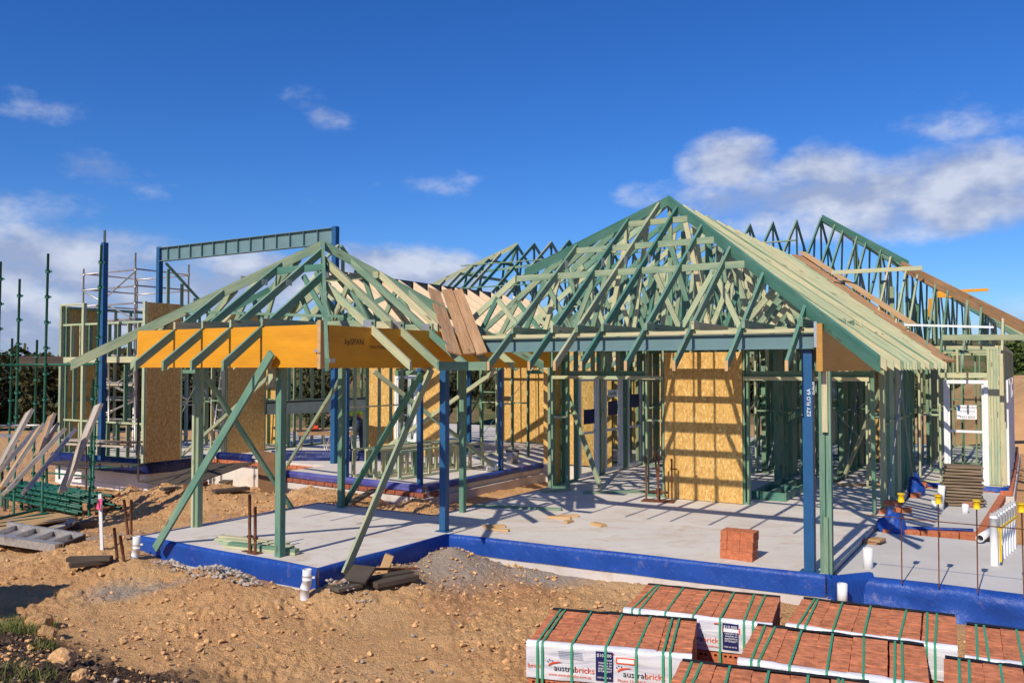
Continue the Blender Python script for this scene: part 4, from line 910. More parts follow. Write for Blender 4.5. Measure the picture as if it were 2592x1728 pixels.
for (a, b) in ((((ua, 14.57), 3.7), ((ub, 14.57), 4.9)), (((ub, 14.57), 3.6), ((ua, 14.57), 4.5)), (((ub, 14.57), 1.4), ((ua, 14.57), 2.5)), (((ua, 14.57), .4), ((ub, 14.57), 1.4)), (((ub + .03, 14.6), 2.5), ((ub + .03, 14.6 + d4), 1.3)), (((ub + .03, 14.6), .3), ((ub + .03, 14.6 + d4), 1.3))): rod('diagonal', G(*a[0], a[1]), G(*b[0], b[1]), .021, 'galv', tow)
low = thing('scaffold_tower', 'low rusty and green scaffold bay in front of the white block wall', 'scaffold', PG(225, 1245))
for k, (x, y0, y1, m_) in enumerate(((218, 1100, 1240, 'rust_dark'), (232, 980, 1230, 'rust_dark'), (350, 930, 1215, 'rust_dark'), (150, 1170, 1212, 'green_tube'))):
    p = PVp(x, y1, 12.25); t = PVp(x, y0, 12.25); rod('standard', p, t, .024, m_, low)
for k, (x0, y0, x1, y1) in enumerate(((110, 1172, 250, 1185), (110, 1195, 232, 1206), (190, 1210, 240, 1208), (235, 1184, 352, 1178), (200, 1117, 360, 1118))): rod('ledger', PVp(x0, y0, 12.25), PVp(x1, y1, 12.25), .022, 'green_tube' if k % 2 else 'rust_dark', low)
for k, (x0, x1, y) in enumerate(((165, 340, 1112), (170, 330, 1122))): bar('platform', PVp(x0, y, 12.25), PVp(x1, y + 8, 12.4), .22, .045, 'grey_board', low)
inner = thing('scaffold_tower', 'galvanised scaffold bay with yellow banded tube inside the left rear room', 'scaffold', G(-20, 14.2, 0))
for k, (x, y0, y1, m_) in enumerate(((203, 945, 1080, 'galv'), (342, 900, 1150, 'galv'), (352, 870, 1140, 'rust_dark'), (275, 860, 1120, 'galv'), (222, 880, 1120, 'green_tube'))): rod('standard', PVp(x, y1, 14.2), PVp(x, y0, 14.2), .026, m_, inner)
rod('band', PVp(203, 965, 14.2), PVp(203, 941, 14.2), .03, 'yellow', inner)
for k, (x0, y0, x1, y1) in enumerate(((238, 948, 345, 1010), (340, 1015, 266, 1046), (266, 965, 340, 1000), (240, 1000, 345, 940))): rod('diagonal', PVp(x0, y0, 14.25), PVp(x1, y1, 14.25), .024, 'galv', inner)
for k, (x0, x1, y) in enumerate(((240, 345, 968), (225, 350, 1060), (270, 355, 900), (265, 350, 1120), (150, 350, 1142))): rod('ledger', PVp(x0, y, 14.22), PVp(x1, y + 1, 14.22), .022, 'galv', inner)
bar('platform', PVp(235, 972, 14.3), PVp(345, 974, 14.3), .25, .05, 'grey_board', inner)
for k, (x0, x1, y) in enumerate(((150, 262, 1168), (236, 352, 1172))): bar('platform', PVp(x0, y, 12.4), PVp(x1, y + 6, 12.4), .36, .045, 'dark_board', low)
# planks leaning on the scaffold
PUPV = Vector((-.75, -1, .45))
BL = ['leaning pale scaffold plank, leftmost and steepest of the row', 'leaning channel plank with dark edges, second of the row', 'leaning speckled cream board in the middle of the row', 'leaning brown topped board right of the speckled cream one', 'leaning narrow channel plank, furthest right of the fanned row', 'tall pale plank leaning alone against the dark scaffold pole', 'short rough board leaning behind the fanned row', 'second short board leaning behind the fanned row']
for k, (x0, y0, x1, y1, yy, dy, m_, w_) in enumerate(((-30, 1235, 76, 1040, 13.6, 1.2, 'grey_board', .17), (-28, 1222, 92, 1084, 13.9, 1.3, 'galv', .13), (2, 1236, 104, 1078, 13.4, 1.3, 'end', .15), (14, 1246, 158, 1090, 13.1, 1.5, 'grey_board', .17), (62, 1245, 186, 1090, 13.5, 1.5, 'galv', .12), (158, 1244, 250, 1024, 14.6, 1.0, 'grey_board', .19), (96, 1150, 132, 1050, 15.2, .6, 'plank', .16), (110, 1130, 140, 1078, 15.4, .6, 'grey_board', .2))):
    p0 = PY(x0, y0, yy); p1 = PY(x1, y1, yy + dy)
    e = thing('scaffold_plank', BL[k], 'plank', p0, 'planks leaning on the left scaffold')
    bar('deck', p0, p1, w_, .012 if m_ == 'galv' else .045, m_, e, PUPV, .003)
    d_ = (p1 - p0).normalized(); s_ = d_.cross(PUPV).normalized()
    for sg in (-1, 1): bar('edge', p0 + s_ * sg * (w_ / 2 + .006), p1 + s_ * sg * (w_ / 2 + .006), .01, .06, 'galv' if m_ == 'galv' else 'grey_board', e, PUPV)
# stacked tubes
ax0 = PZ(5, 1236, -.35); ax1 = PZ(186, 1272, -.35); dt = (ax1 - ax0).normalized(); nt_ = Vector((-dt.y, dt.x, 0))
zb4 = zg1(ax1) + .10
for lay in range(4):
    for k in range(8 - lay):
        o = ax0 + nt_ * (.115 * (k + lay * .5) - .05) + dt * random.uniform(-.25, .3); z_ = zb4 + .085 * lay
        ln = (ax1 - ax0).length + random.uniform(-.1, .35); p0 = Vector((o.x, o.y, z_)); p1 = p0 + dt * ln
        e = thing('scaffold_tube', '%s green tube from the front in the %s layer of the tube stack' % ('first second third fourth fifth sixth seventh eighth'.split()[k], ('bottom', 'second', 'third', 'top')[lay]), 'tube', p0, 'green tubes stacked on the ground')
        rod('tube', p0, p1, .028, 'green_tube', e, 10, None, .8)
        for j in range(4): c = p0 + dt * (ln * (.12 + .24 * j)); rod('cup', c - dt * .03, c + dt * .03, .045, 'green_tube', e, 8)
for k, (x, y0, y1) in enumerate(((5, 1192, 1282), (12, 1216, 1292), (54, 1200, 1290), (118, 1183, 1244), (171, 1190, 1252))):
    q = PG(x, y1); p = PY(x, y0, q.y); tubes('rack_post', q, p, 'green_tube' if k != 1 else 'rust_dark', ['green upright post at the left end of the tube stack', 'dark rusty upright post at the left end of the tube stack', 'green upright post in front of the tube stack', 'green upright post behind the tube stack', 'green upright post by the foot of the tall leaning plank'][k], .032, 'post')
for k, (x0, y0, x1, y1, m_) in enumerate(((-40, 1325, 118, 1284, 'green_tube'), (-40, 1330, 120, 1300, 'galv'), (-40, 1335, 122, 1298, 'green_tube'), (-40, 1340, 134, 1308, 'green_tube'), (-40, 1348, 130, 1318, 'green_tube'))):
    p0 = PZ(x0, y0, -.52 + .03 * k); p1 = PZ(x1, y1, -.56 + .03 * k); p0.z = max(p0.z, zg1(p0) + .03); p1.z = max(p1.z, zg1(p1) + .03)
    tubes('scaffold_tube', p0, p1, m_, 'galvanised tube among the loose green tubes' if m_ == 'galv' else '%s loose green scaffold tube before the tube stack, counted from behind' % ORD[k], .028, 'tube', 'loose tubes on the ground')
def lay(pts, t, m, name, label, cat, dz=.01):
    """flat sheet lying on the earth through pixel corners"""
    ws = [PG(*p) for p in pts]; o = ws[0].copy(); n = len(ws)
    vv = [w - o + Vector((0, 0, dz)) for w in ws] + [w - o + Vector((0, 0, dz + t)) for w in ws]
    ff = [tuple(range(n - 1, -1, -1)), tuple(range(n, 2 * n))] + [(i, (i + 1) % n, n + (i + 1) % n, n + i) for i in range(n)]
    return tag(mobj(name, mesh(vv, ff, M[m]), None, Matrix.Translation(o)), label, cat)
lay([(-60, 1366), (200, 1322), (150, 1309), (-60, 1338)], .018, 'ply', 'plywood_sheet', 'long pale plywood strip lying on the earth in the left yard', 'board', .07)
e = thing('scaffold_deck', 'grey steel scaffold deck with pockets lying on the earth', 'scaffold deck', PG(100, 1385))
c4 = [PZ(-60, 1382, -.36), PZ(150, 1414, -.36), PZ(213, 1387, -.36), PZ(20, 1354, -.36)]
c4z = .5 * (zg1(c4[1]) + zg1(c4[2])) - .03
for c in c4: c.z = c4z
for a, b, w_ in ((c4[0], c4[1], .13), (c4[3], c4[2], .05)): bar('side_rail', a + Vector((0, 0, .06)), b + Vector((0, 0, .06)), w_, .11, 'galv', e)
bar('end_rail', c4[1] + Vector((0, 0, .05)), c4[2] + Vector((0, 0, .05)), .04, .10, 'rust_dark', e)
for f in (.12, .38, .62, .84): bar('cross_piece', c4[0].lerp(c4[1], f) + Vector((0, 0, .05)), c4[3].lerp(c4[2], f) + Vector((0, 0, .05)), .03, .08, 'galv', e)
o_ = c4[0].copy(); mobj('tray', mesh([c - o_ + Vector((0, 0, .02)) for c in c4], [(0, 1, 2, 3)], M['galv']), e, Matrix.Translation(o_))
b0 = PG(95, 1360); b1 = PG(188, 1330); tag(bar('scaffold_plank', b0 + Vector((0, 0, .05)), b1 + Vector((0, 0, .06)), .25, .04, 'grey_board', None, (0, 0, 1), .004), 'short pinkish plank lying by the steel deck with a clamp on it', 'plank')
b0 = PG(190, 1338); b1 = PG(235, 1330); tag(bar('timber_block', b0 + Vector((0, 0, .05)), b1 + Vector((0, 0, .05)), .22, .09, 'dark_board', None, (0, 0, 1), .004), 'dark timber block beside the short pinkish plank', 'block')
cl = thing('scaffold_clamp', 'grey metal scaffold clamp resting on the short plank', 'clamp', PG(178, 1342) + Vector((0, 0, .1)))
for k in range(2): rod('jaw', PG(174 + 8 * k, 1342) + Vector((0, -.05, .11)), PG(174 + 8 * k, 1342) + Vector((0, .05, .14)), .045, 'galv', cl, 10, None, .7)
rod('bolt', PG(170, 1340) + Vector((0, 0, .17)), PG(188, 1342) + Vector((0, 0, .15)), .01, 'galv', cl, 6)
# stakes and pickets
st = thing('survey_stake', 'white survey stake with a pink ribbon tied round it', 'stake', PG(259, 1388)); q = PG(259, 1388)
bar('stake', q - Vector((0, 0, .1)), PY(253, 1250, q.y), .04, .02, 'white', st, up=(0, -1, 0)); rb = PY(250, 1262, q.y - .03)
mobj('ribbon', mesh([(0, 0, 0), (.05, 0, .01), (.03, -.02, -.16), (-.03, -.01, -.12), (0, -.03, -.02)], [(0, 1, 2, 3), (0, 4, 2)], M['pink']), st, Matrix.Translation(rb))
for k, (x0, y0, x1, y1, lb) in enumerate(((327, 1362, 314, 1264, 'rusty steel picket left of the white pipe, leaning pair, left one'), (332, 1362, 332, 1264, 'upright rusty steel picket nearest the left corner of the slab'), (303, 1452, 289, 1335, 'rusty steel picket before the slab corner, left of two'), (323, 1458, 304, 1354, 'rusty steel picket before the slab corner, right of two'))):
    q = PG(x0, y0); tubes('steel_picket', q - Vector((0, 0, .1)), PY(x1, y1, q.y), 'rust', lb, .019, 'picket')
for k, (x, y0, y1, lb) in enumerate(((632, 1395, 1250, 'taller rusty steel rod standing on the pavilion slab'), (646, 1400, 1282, 'shorter rusty steel rod standing on the pavilion slab'))):
    q = PZ(x, y1 if False else y0); e = thing('steel_prop', lb, 'rod', q)
    rod('shaft', q, PY(x, y1, q.y), .019, 'rust', e); box('foot', q + Vector((0, 0, .004)), (.16, .12, .008), 'rust', e, -A); rod('collar', q + Vector((0, 0, .17)), q + Vector((0, 0, .2)), .035, 'rust', e, 8)
# white plastic pipes
def pvc(px, yb, yt, r, label, kink=True, base=None):
    q = base or PG(px, yb); top = PY(px, yt, q.y); e = thing('plastic_pipe', label, 'pipe', q)
    m_ = q.lerp(top, .42)
    if kink:
        rod('lower_pipe', q - Vector((.012, 0, .05)), m_ - Vector((.012, 0, 0)), r, 'pvc', e, 16); rod('bend', m_ - Vector((.012, 0, .01)), m_ + Vector((.012, 0, .06)), r * 1.05, 'pvc', e, 16); rod('upper_pipe', m_ + Vector((.012, 0, .05)), top + Vector((.015, 0, 0)), r, 'pvc', e, 16, None, .9)
        rod('coupling', m_ + Vector((.015, 0, .09)), m_ + Vector((.015, 0, .14)), r * 1.08, 'pvc', e, 16); box('clip', top.lerp(q, .25) + Vector((r + .03, 0, 0)), (.04, .02, .02), 'pvc', e)
    else: rod('tube', q - Vector((0, 0, .03)), top, r, 'pvc', e, 16, None, .9)
    return e
pvc(343, 1440, 1356, .047, 'white plastic pipe with a kink at the left corner of the pavilion slab')
pvc(774, 1522, 1440, .05, 'white plastic pipe at the near corner of the pavilion slab')
pvc(2132, 1522, 1476, .052, 'short white plastic pipe against the blue sheet beside the double post', False, PVp(2132, 1522, 9.62))
pvc(2197, 1437, 1386, .055, 'white plastic pipe stub with a dirt ring on the lower grey slab', False, PZ(2197, 1437, -.055))
pvc(2384, 1290, 1228, .055, 'white plastic pipe stub standing tall beside the stacked boards', False, PZ(2378, 1290, -.06)); pvc(2366, 1290, 1265, .05, 'shortest white pipe stub on the recessed slab', False, PZ(2366, 1288, -.06)); pvc(2444, 1298, 1275, .05, 'white pipe stub at the right corner of the recessed slab', False, PZ(2442, 1298, -.06))
mf = thing('pipe_manifold', 'row of upright white plastic pipes joined by a strap on the grey slab', 'pipes', PZ(2515, 1432, -.055))
a_, b_ = PZ(2517, 1430, -.055), PZ(2566, 1388, -.055)
for k in range(8):
    q = a_.lerp(b_, k / 7); rod('pipe', q, q + Vector((0, 0, .55)), .042 if k == 0 else .03, 'pvc', mf, 14); rod('cap', q + Vector((0, 0, .55)), q + Vector((0, 0, .6)), .046 if k == 0 else .035, 'pvc', mf, 14)
bar('tie', a_ + Vector((.045, -.02, .42)), b_ + Vector((.045, -.02, .42)), .012, .03, 'yellow', mf); bar('tie', a_ + Vector((.05, -.045, .05)), a_ + Vector((.05, -.045, .44)), .012, .03, 'yellow', mf)
rod('outlet', PZ(2480, 1362, .02), PZ(2512, 1340, .02), .05, 'pvc', mf, 16, None, .85)
# reinforcing bars with yellow caps
LOWZ = -.055
RBX = ((2283, 1477, 2281, 1258), (2377, 1487, 2375, 1262), (2475, 1500, 2472, 1275), (2592, 1512, 2586, 1283))
tops = []
for k, (x0, y0, x1, y1) in enumerate(RBX):
    q = PZ(x0, y0, LOWZ); t_ = PY(x1, y1, q.y); e = thing('reinforcing_bar', ['rusty steel bar with yellow cap, nearest the double post', 'rusty steel bar with yellow cap, second from the double post', 'rusty steel bar with yellow cap, in front of the brick edge corner', 'rusty steel bar with yellow cap, at the right edge of the frame'][k], 'steel bar', q, 'capped steel bars on the lower slab')
    rod('bar', q, t_, .0065, 'rust', e, 6); rod('cap', t_ - Vector((0, 0, .05)), t_ + Vector((0, 0, .03)), .032, 'yellow', e, 12, .028); rod('cap', t_ + Vector((0, 0, .03)), t_ + Vector((0, 0, .045)), .038, 'yellow', e, 12); tops.append((q, t_))
hb = lambda k: tops[k][0].lerp(tops[k][1], .76) - Vector((0, .016, 0))
tag(rod('reinforcing_bar', hb(0) + (hb(0) - hb(3)) * .33, hb(3) + (hb(3) - hb(0)) * .4, .006, 'rust', None, 6), 'long rusty steel bar tied level across the four capped bars', 'steel bar')

# ------------------------------------------------------------------ loose things on the slabs
def holed_brick(l=.2355, d=.076, h=.108, m='brick_face'):
    """brick on edge whose bed face (towards -y) shows two rows of round cores"""
    vv, ff = [], []; nx, nz_ = 5, 2; mx_, mz = .018, .014
    cw, ch = (l - 2 * mx_) / nx, (h - 2 * mz) / nz_; K = 8; r = .0135; y = -d / 2
    def add(p): vv.append(p); return len(vv) - 1
    for i in range(nx):
        for j in range(nz_):
            cx = -l / 2 + mx_ + cw * (i + .5); cz = -h / 2 + mz + ch * (j + .5)
            sq, ci, bi = [], [], []
            for k in range(K):
                a = 2 * math.pi * (k + .5) / K; c, s = math.cos(a), math.sin(a); q = max(abs(c), abs(s))
                sq.append(add((cx + c / q * cw / 2, y, cz + s / q * ch / 2))); ci.append(add((cx + c * r, y, cz + s * r))); bi.append(add((cx + c * r, y + .05, cz + s * r)))
            for k in range(K):
                n = (k + 1) % K; ff += [(sq[k], sq[n], ci[n], ci[k]), (ci[k], ci[n], bi[n], bi[k])]
            ff.append(tuple(bi))
            # corners of the cell beyond the octagon
            for k in range(K):
                n = (k + 1) % K; a, b = vv[sq[k]], vv[sq[n]]
                if abs(a[0] - b[0]) > 1e-6 and abs(a[2] - b[2]) > 1e-6:
                    cxn = cx + math.copysign(cw / 2, a[0] + b[0] - 2 * cx); czn = cz + math.copysign(ch / 2, a[2] + b[2] - 2 * cz)
                    ff.append((sq[k], add((cxn, y, czn)), sq[n]))
    x0, x1, z0, z1 = -l / 2, l / 2, -h / 2, h / 2; xi0, xi1, zi0, zi1 = x0 + mx_, x1 - mx_, z0 + mz, z1 - mz
    o = [add((x0, y, z0)), add((x1, y, z0)), add((x1, y, z1)), add((x0, y, z1))]; n_ = [add((xi0, y, zi0)), add((xi1, y, zi0)), add((xi1, y, zi1)), add((xi0, y, zi1))]
    bk = [add((x0, d / 2, z0)), add((x1, d / 2, z0)), add((x1, d / 2, z1)), add((x0, d / 2, z1))]
    for k in range(4): e = (k + 1) % 4; ff += [(o[k], o[e], n_[e], n_[k]), (o[e], o[k], bk[k], bk[e])]
    ff.append(tuple(reversed(bk)))
    return mesh(vv, ff, M[m])
HOLED = holed_brick()
gp = 'red clay bricks stacked on the porch slab'
b0 = PZ(1822, 1412); 
for lay_ in range(3):
    for k in range(5):
        p = b0 + U_ * (.04 + .0775 * k + .006 * lay_) + V_ * (.115 + random.uniform(-.012, .012)); p.z = .0555 + .111 * lay_
        o = mobj('brick', HOLED if k == 4 else boxmesh(.0768, .23, .11, M['brick_face'], .0015), None, Matrix.Translation(p) @ Matrix.Rotation(-A + random.uniform(-.015, .015) + (R(90) if k == 4 else 0), 4, 'Z'))
        tag(o, '%s red clay brick from the left in the %s course of the small porch stack' % (ORD[k], ('bottom', 'middle', 'top')[lay_]), 'brick', gp)
def offcut(x, y, l, w, t, rz, m, label, z=0.0, tilt=0.0):
    p = PZ(x, y, z); return tag(mobj('timber_offcut', boxmesh(l, w, t, M[m], .002), None, Matrix.Translation(p + Vector((0, 0, t / 2 + .001))) @ Matrix.Rotation(rz, 4, 'Z') @ Matrix.Rotation(tilt, 4, 'Y')), label, 'offcut')
offcut(1250, 1334, .32, .07, .035, .15, 'end', 'raw pine offcut nearest the inner blue corner of the porch'); offcut(1262, 1343, .30, .07, .03, -.3, 'end', 'raw pine offcut crossing behind another near the blue corner')
offcut(1415, 1312, .36, .08, .035, -.25, 'end', 'largest raw pine offcut in the small heap on the porch slab'); offcut(1440, 1308, .3, .08, .035, .1, 'end', 'raw pine offcut at the back of the small heap', .0); offcut(1438, 1322, .17, .09, .03, .9, 'end', 'short raw pine offcut in front of the small heap')
offcut(1515, 1330, .24, .11, .04, -1.0, 'end', 'square raw pine block lying alone on the porch slab'); offcut(1310, 1286, 1.45, .09, .035, -.28, 'green', 'long green timber lying across the shadow on the porch slab'); offcut(1580, 1247, 1.5, .09, .04, .12, 'green', 'green timber lying before the big strand board panel')
offcut(1408, 1244, .6, .09, .045, .45, 'green', 'short green timber at the foot of the dark wall corner'); offcut(2212, 1373, .26, .2, .04, .7, 'plank', 'split brown board lying beside the white pipe stub', -.055); offcut(2220, 1368, .22, .15, .03, .8, 'plank', 'thin brown splinter board on the grey slab', -.015)
for k in range(6):
    p = PZ(600 + 14 * (k % 2) + (55 if k % 3 == 1 else 0), 1384 + (k % 3) * 5, .0)
    ln = (1.15, .9, 1.0)[k % 3]; q0 = PZ(548 + 8 * (k % 3), 1366 + 9 * (k % 3), 0); q1 = PZ(728 + 12 * (k % 3), 1388 + 8 * (k % 3), 0); z_ = .02 + .037 * (k // 3)
    q0.z = q1.z = z_
    tag(bar('timber_length', q0.lerp(q1, .02 * k), q1, .09, .035, 'pale', None, (0, 0, 1), .002), '%s timber of the %s layer in the small stack by the steel rods' % (('back', 'middle', 'front')[k % 3], ('lower', 'upper')[k // 3]), 'timber', 'timbers stacked on the pavilion slab')
js = thing('post_support', 'rusty steel post support with four rods on a base plate', 'steel support', PZ(1665, 1270))
q = PZ(1667, 1268); box('base', q + Vector((0, 0, .006)), (.55, .3, .012), 'rust', js, -.35)
for dx, dy, h_, ln in ((-.2, .05, .75, 0), (-.02, -.05, .8, .02), (.03, .05, .85, -.09), (.22, -.03, .72, 0)): rod('rod', q + Vector((dx, dy, .01)), q + Vector((dx + ln, dy, h_)), .016, 'rust', js, 8)
rod('cross_rod', q + Vector((-.15, 0, .16)), q + Vector((.15, -.02, .15)), .02, 'rust', js, 8); rod('nut', q + Vector((0, 0, .1)), q + Vector((0, 0, .22)), .04, 'rust', js, 6); rod('cross_rod', q + Vector((.2, -.03, .55)), q + Vector((.32, -.03, .54)), .012, 'rust', js, 6)
# low wall frames lying ready on the rear slab
for k, (u, v, ln, h_) in enumerate(((-12.05, 13.35, 2.9, .58), (-11.78, 13.45, 2.8, .58), (-11.42, 13.3, 2.8, .6), (-10.95, 13.5, 2.7, .58))):
    e = thing('ladder_frame', ['low green wall frame standing on the rear slab, nearest the blue post at left', 'low green wall frame, second from the left in the standing row', 'low green wall frame, third in the standing row', 'low green wall frame, furthest right of the standing row'][k], 'timber frame', G(u, v, 0), 'low wall frames standing on the rear slab')
    for z_ in (.02, h_ - .02): bar('plate', G(u, v, z_), G(u + .25, v + ln, z_), .09, .036, 'pale', e)
    for j in range(7): f = j / 6; bar('stud', G(u + .25 * f, v + .02 + (ln - .04) * f, .04), G(u + .25 * f, v + .02 + (ln - .04) * f, h_ - .04), .035, .09, 'pale', e, up=V_)
bk_ = thing('bucket', 'grey plastic bucket standing on the rear slab', 'bucket', PZ(1297, 1172)); q = PZ(1297, 1172); rod('pail', q, q + Vector((0, 0, .3)), .13, 'galv', bk_, 16, .155, .93); rod('rim', q + Vector((0, 0, .29)), q + Vector((0, 0, .315)), .162, 'black', bk_, 16, None, .92)
for s in range(8): a = math.pi * s / 8; b = math.pi * (s + 1) / 8; rod('handle', q + Vector((.16 * math.cos(a), -.02, .29 - .1 * math.sin(a))), q + Vector((.16 * math.cos(b), -.02, .29 - .1 * math.sin(b))), .004, 'black', bk_, 5)
e = thing('plastic_bottle', 'white plastic tub lying on its side at the edge of the rear slab', 'tub', PZ(1238, 1192)); q = PZ(1232, 1192) + Vector((0, 0, .1)); rod('tub', q, q + Vector((.2, .04, 0)), .1, 'white', e, 16); rod('lid', q + Vector((.2, .04, 0)), q + Vector((.235, .045, 0)), .085, 'white', e, 16)
# saw horses with a plank, workman
SY = PZ(792, 1160).y
def horse(px, label):
    q = PZ(px, 1160); e = thing('saw_horse', label, 'saw horse', q, 'saw horses on the rear slab'); h_ = .62
    bar('top_bar', q + Vector((-.36, -.1, h_)), q + Vector((.36, .15, h_)), .12, .09, 'plank', e)
    for sx in (-.3, .3):
        for sy in (-1, 1): rod('leg', q + Vector((sx * 1.15, sx * .4 + sy * .26, 0)), q + Vector((sx * .8, sx * .3 + sy * .03, h_ - .04)), .014, 'galv', e, 6)
    return e
horse(792, 'steel legged saw horse on the left, carrying a plank'); horse(862, 'steel legged saw horse by the workman, carrying a plank')
q = PZ(750, 1160); tag(bar('work_plank', q + Vector((0, 0, .69)), PZ(890, 1155) + Vector((0, 0, .69)), .25, .035, 'dark_board'), 'dark plank resting across the two saw horses', 'plank')
for k, (x, y) in enumerate(((795, 1092), (848, 1140))):
    p = PY(x, y, SY); e = thing('power_tool', ['orange power tool lying on the plank', 'orange tool case on the rear slab behind the blue post'][k], 'tool', p); z_ = .71 if k == 0 else .0; p.z = z_
    box('case', p + Vector((0, 0, .06)), (.22, .1, .1), 'red', e, .2, .02); box('grip', p + Vector((.05, 0, .14)), (.1, .04, .05), 'black', e, .2, .01); rod('nose', p + Vector((-.11, -.02, .07)), p + Vector((-.19, -.03, .07)), .02, 'black', e, 8)
# stacked boards by the white door
for k in range(13):
    p = PZ(2437, 1278, -.06) + Vector((random.uniform(-.015, .015), random.uniform(-.01, .01), .0)); p.z = -.06 + .03 + .052 * k
    tag(mobj('timber_board', boxmesh(.58 + random.uniform(-.05, .05), .42, .036, M['rough'], .004), None, Matrix.Translation(p) @ Matrix.Rotation(-A + .15 + random.uniform(-.09, .09), 4, 'Z') @ Matrix.Rotation(random.uniform(-.02, .02), 4, 'Y')), '%s rough brown board from the bottom of the stack before the white door' % ORD[k], 'board', 'boards stacked before the white door')
# membrane rolled back by the wall foot, loose bricks
def crumple(name, c, sx, sy, sz, m, label, cat, seed, rz=0.0):
    vv, ff = [], []; n, k = 18, 10
    for i in range(k + 1):
        th = math.pi * .5 * i / k
        for j in range(n):
            a = 2 * math.pi * j / n; w = 1 + .35 * noise.noise((math.cos(a) * 1.5 + seed, math.sin(a) * 1.5, i * .3))
            vv.append((sx * math.sin(th) * math.cos(a) * w, sy * math.sin(th) * math.sin(a) * w, sz * math.cos(th) * w))
    for i in range(k):
        for j in range(n): ff.append((i * n + j, i * n + (j + 1) % n, (i + 1) * n + (j + 1) % n, (i + 1) * n + j))
    return tag(mobj(name, mesh(vv, ff, M[m], True), None, Matrix.Translation(c) @ Matrix.Rotation(rz, 4, 'Z')), label, cat)
crumple('membrane_roll', PZ(2262, 1345, -.055), .20, .16, .28, 'membrane', 'crumpled blue membrane at the end of the house slab', 'membrane', 3)
crumple('membrane_roll', PZ(2318, 1250, -.06), .16, .35, .34, 'membrane', 'blue membrane bundled against the foot of the stud wall', 'membrane', 8, -.4)
for k, (x, y, z_, rz, lb) in enumerate(((2246, 1300, .0, -A, 'brick under the corner post at the end of the stud wall'), (2258, 1278, .055, .3, 'perforated brick leaning beside the corner post'), (2286, 1296, 0, -.2, 'brick lying behind the first capped bar'), (2318, 1258, -.06, .8, 'nearest of the loose bricks along the wall foot'), (2330, 1243, -.06, .8, 'middle loose brick along the wall foot'), (2342, 1230, -.06, .8, 'furthest loose brick along the wall foot'), (2455, 1282, -.06, .3, 'brick leaning at the foot of the stacked boards'))):
    p = PZ(x, y, z_); tag(mobj('brick', boxmesh(.23, .11, .076, M['brick_face'], .004), None, Matrix.Translation(p + Vector((0, 0, .04))) @ Matrix.Rotation(rz, 4, 'Z')), lb, 'brick')
# green frames lying on the slab inside
e = thing('ladder_frame', 'low green timber box frame lying on the slab behind the strand board panel', 'timber frame', PZ(1960, 1235))
c0 = PZ(1905, 1262) + Vector((0, 0, .07))
for (a, b) in (((0, 0), (.55, 0)), ((0, 0), (0, 2.0)), ((.55, 0), (.55, 2.0)), ((0, 1), (.55, 1)), ((0, 2), (.55, 2)), ((.28, 0), (.28, 2))): bar('member', c0 + U_ * a[0] + V_ * a[1], c0 + U_ * b[0] + V_ * b[1], .035, .14, 'teal', e)
e = thing('timber_stack', 'bundle of dark green timbers lying inside the house behind the double post', 'timber', PZ(2110, 1215))
for k in range(4): bar('timber_length', PZ(2100, 1222) + Vector((.05 * k, .1 * (k % 2), .05 + .045 * (k // 2))), PZ(2135, 1207) + Vector((.05 * k, .1 * (k % 2), .05 + .045 * (k // 2))), .09, .045, 'green', e)
tag(bar('timber_length', PZ(2120, 1229) + Vector((0, 0, .03)), PZ(2225, 1229) + Vector((0, 0, .03)), .09, .03, 'end'), 'long raw board lying on the slab inside the right hand wall', 'timber')
tag(bar('ladder', PVp(560, 1090, 16.6), PVp(512, 1100, 16.6), .05, .05, 'galv'), 'grey rail', 'rail') if False else None
lad = thing('step_ladder', 'silver step ladder standing in the doorway of the left wing', 'ladder', G(-18.9, 15.6, 0))
for s in (0, .42):
    for sx in (-1, 1): rod('stile', G(-18.9 + sx * .32, 15.6 + s, 0), G(-18.9 + sx * .14, 15.6 + .2, 2.4), .025, 'galv', lad, 6)
for k in range(7): f = .1 + .12 * k; bar('step', G(-18.9 - .32 + .18 * f, 15.6 + .2 * f, 2.4 * f), G(-18.9 + .32 - .18 * f, 15.6 + .2 * f, 2.4 * f), .08, .025, 'galv', lad)

# ------------------------------------------------------------------ earth yard between the slabs
rs = [PG(348, 1226), PG(459, 1243), PG(648, 1186), PG(512, 1180)]
rs = [PZ(348, 1219, -.36), PZ(459, 1237, -.34), PZ(648, 1170, .03), PZ(512, 1178, .0)]
o_ = rs[0].copy()
def quad_sheet(name, ps, t, m, label, cat):
    o_ = ps[0].copy(); n = (ps[1] - ps[0]).cross(ps[3] - ps[0]).normalized() * t
    vv = [p - o_ for p in ps] + [p - o_ + n for p in ps]
    return tag(mobj(name, mesh(vv, [(3, 2, 1, 0), (4, 5, 6, 7), (0, 1, 5, 4), (1, 2, 6, 5), (2, 3, 7, 6), (3, 0, 4, 7)], M[m]), None, Matrix.Translation(o_)), label, cat)
quad_sheet('ramp_sheet', rs, .02, 'dark_board', 'weathered grey plywood ramp leading up to the rear slab', 'ramp')
q = PG(655, 1243); ss = [PY(655, 1240, q.y), PY(701, 1248, q.y - .25), PY(701, 1147, q.y - .25), PY(654, 1138, q.y)]
quad_sheet('board_sheet', ss, .018, 'formply', 'brown plywood sheet standing upright behind the near pavilion prop', 'board')
tag(bar('timber_plank', PG(563, 1232) + Vector((0, 0, .1)), PG(640, 1222) + Vector((0, 0, .34)), .35, .04, 'dark_board'), 'dark board propped over the trench beside the upright sheet', 'board')
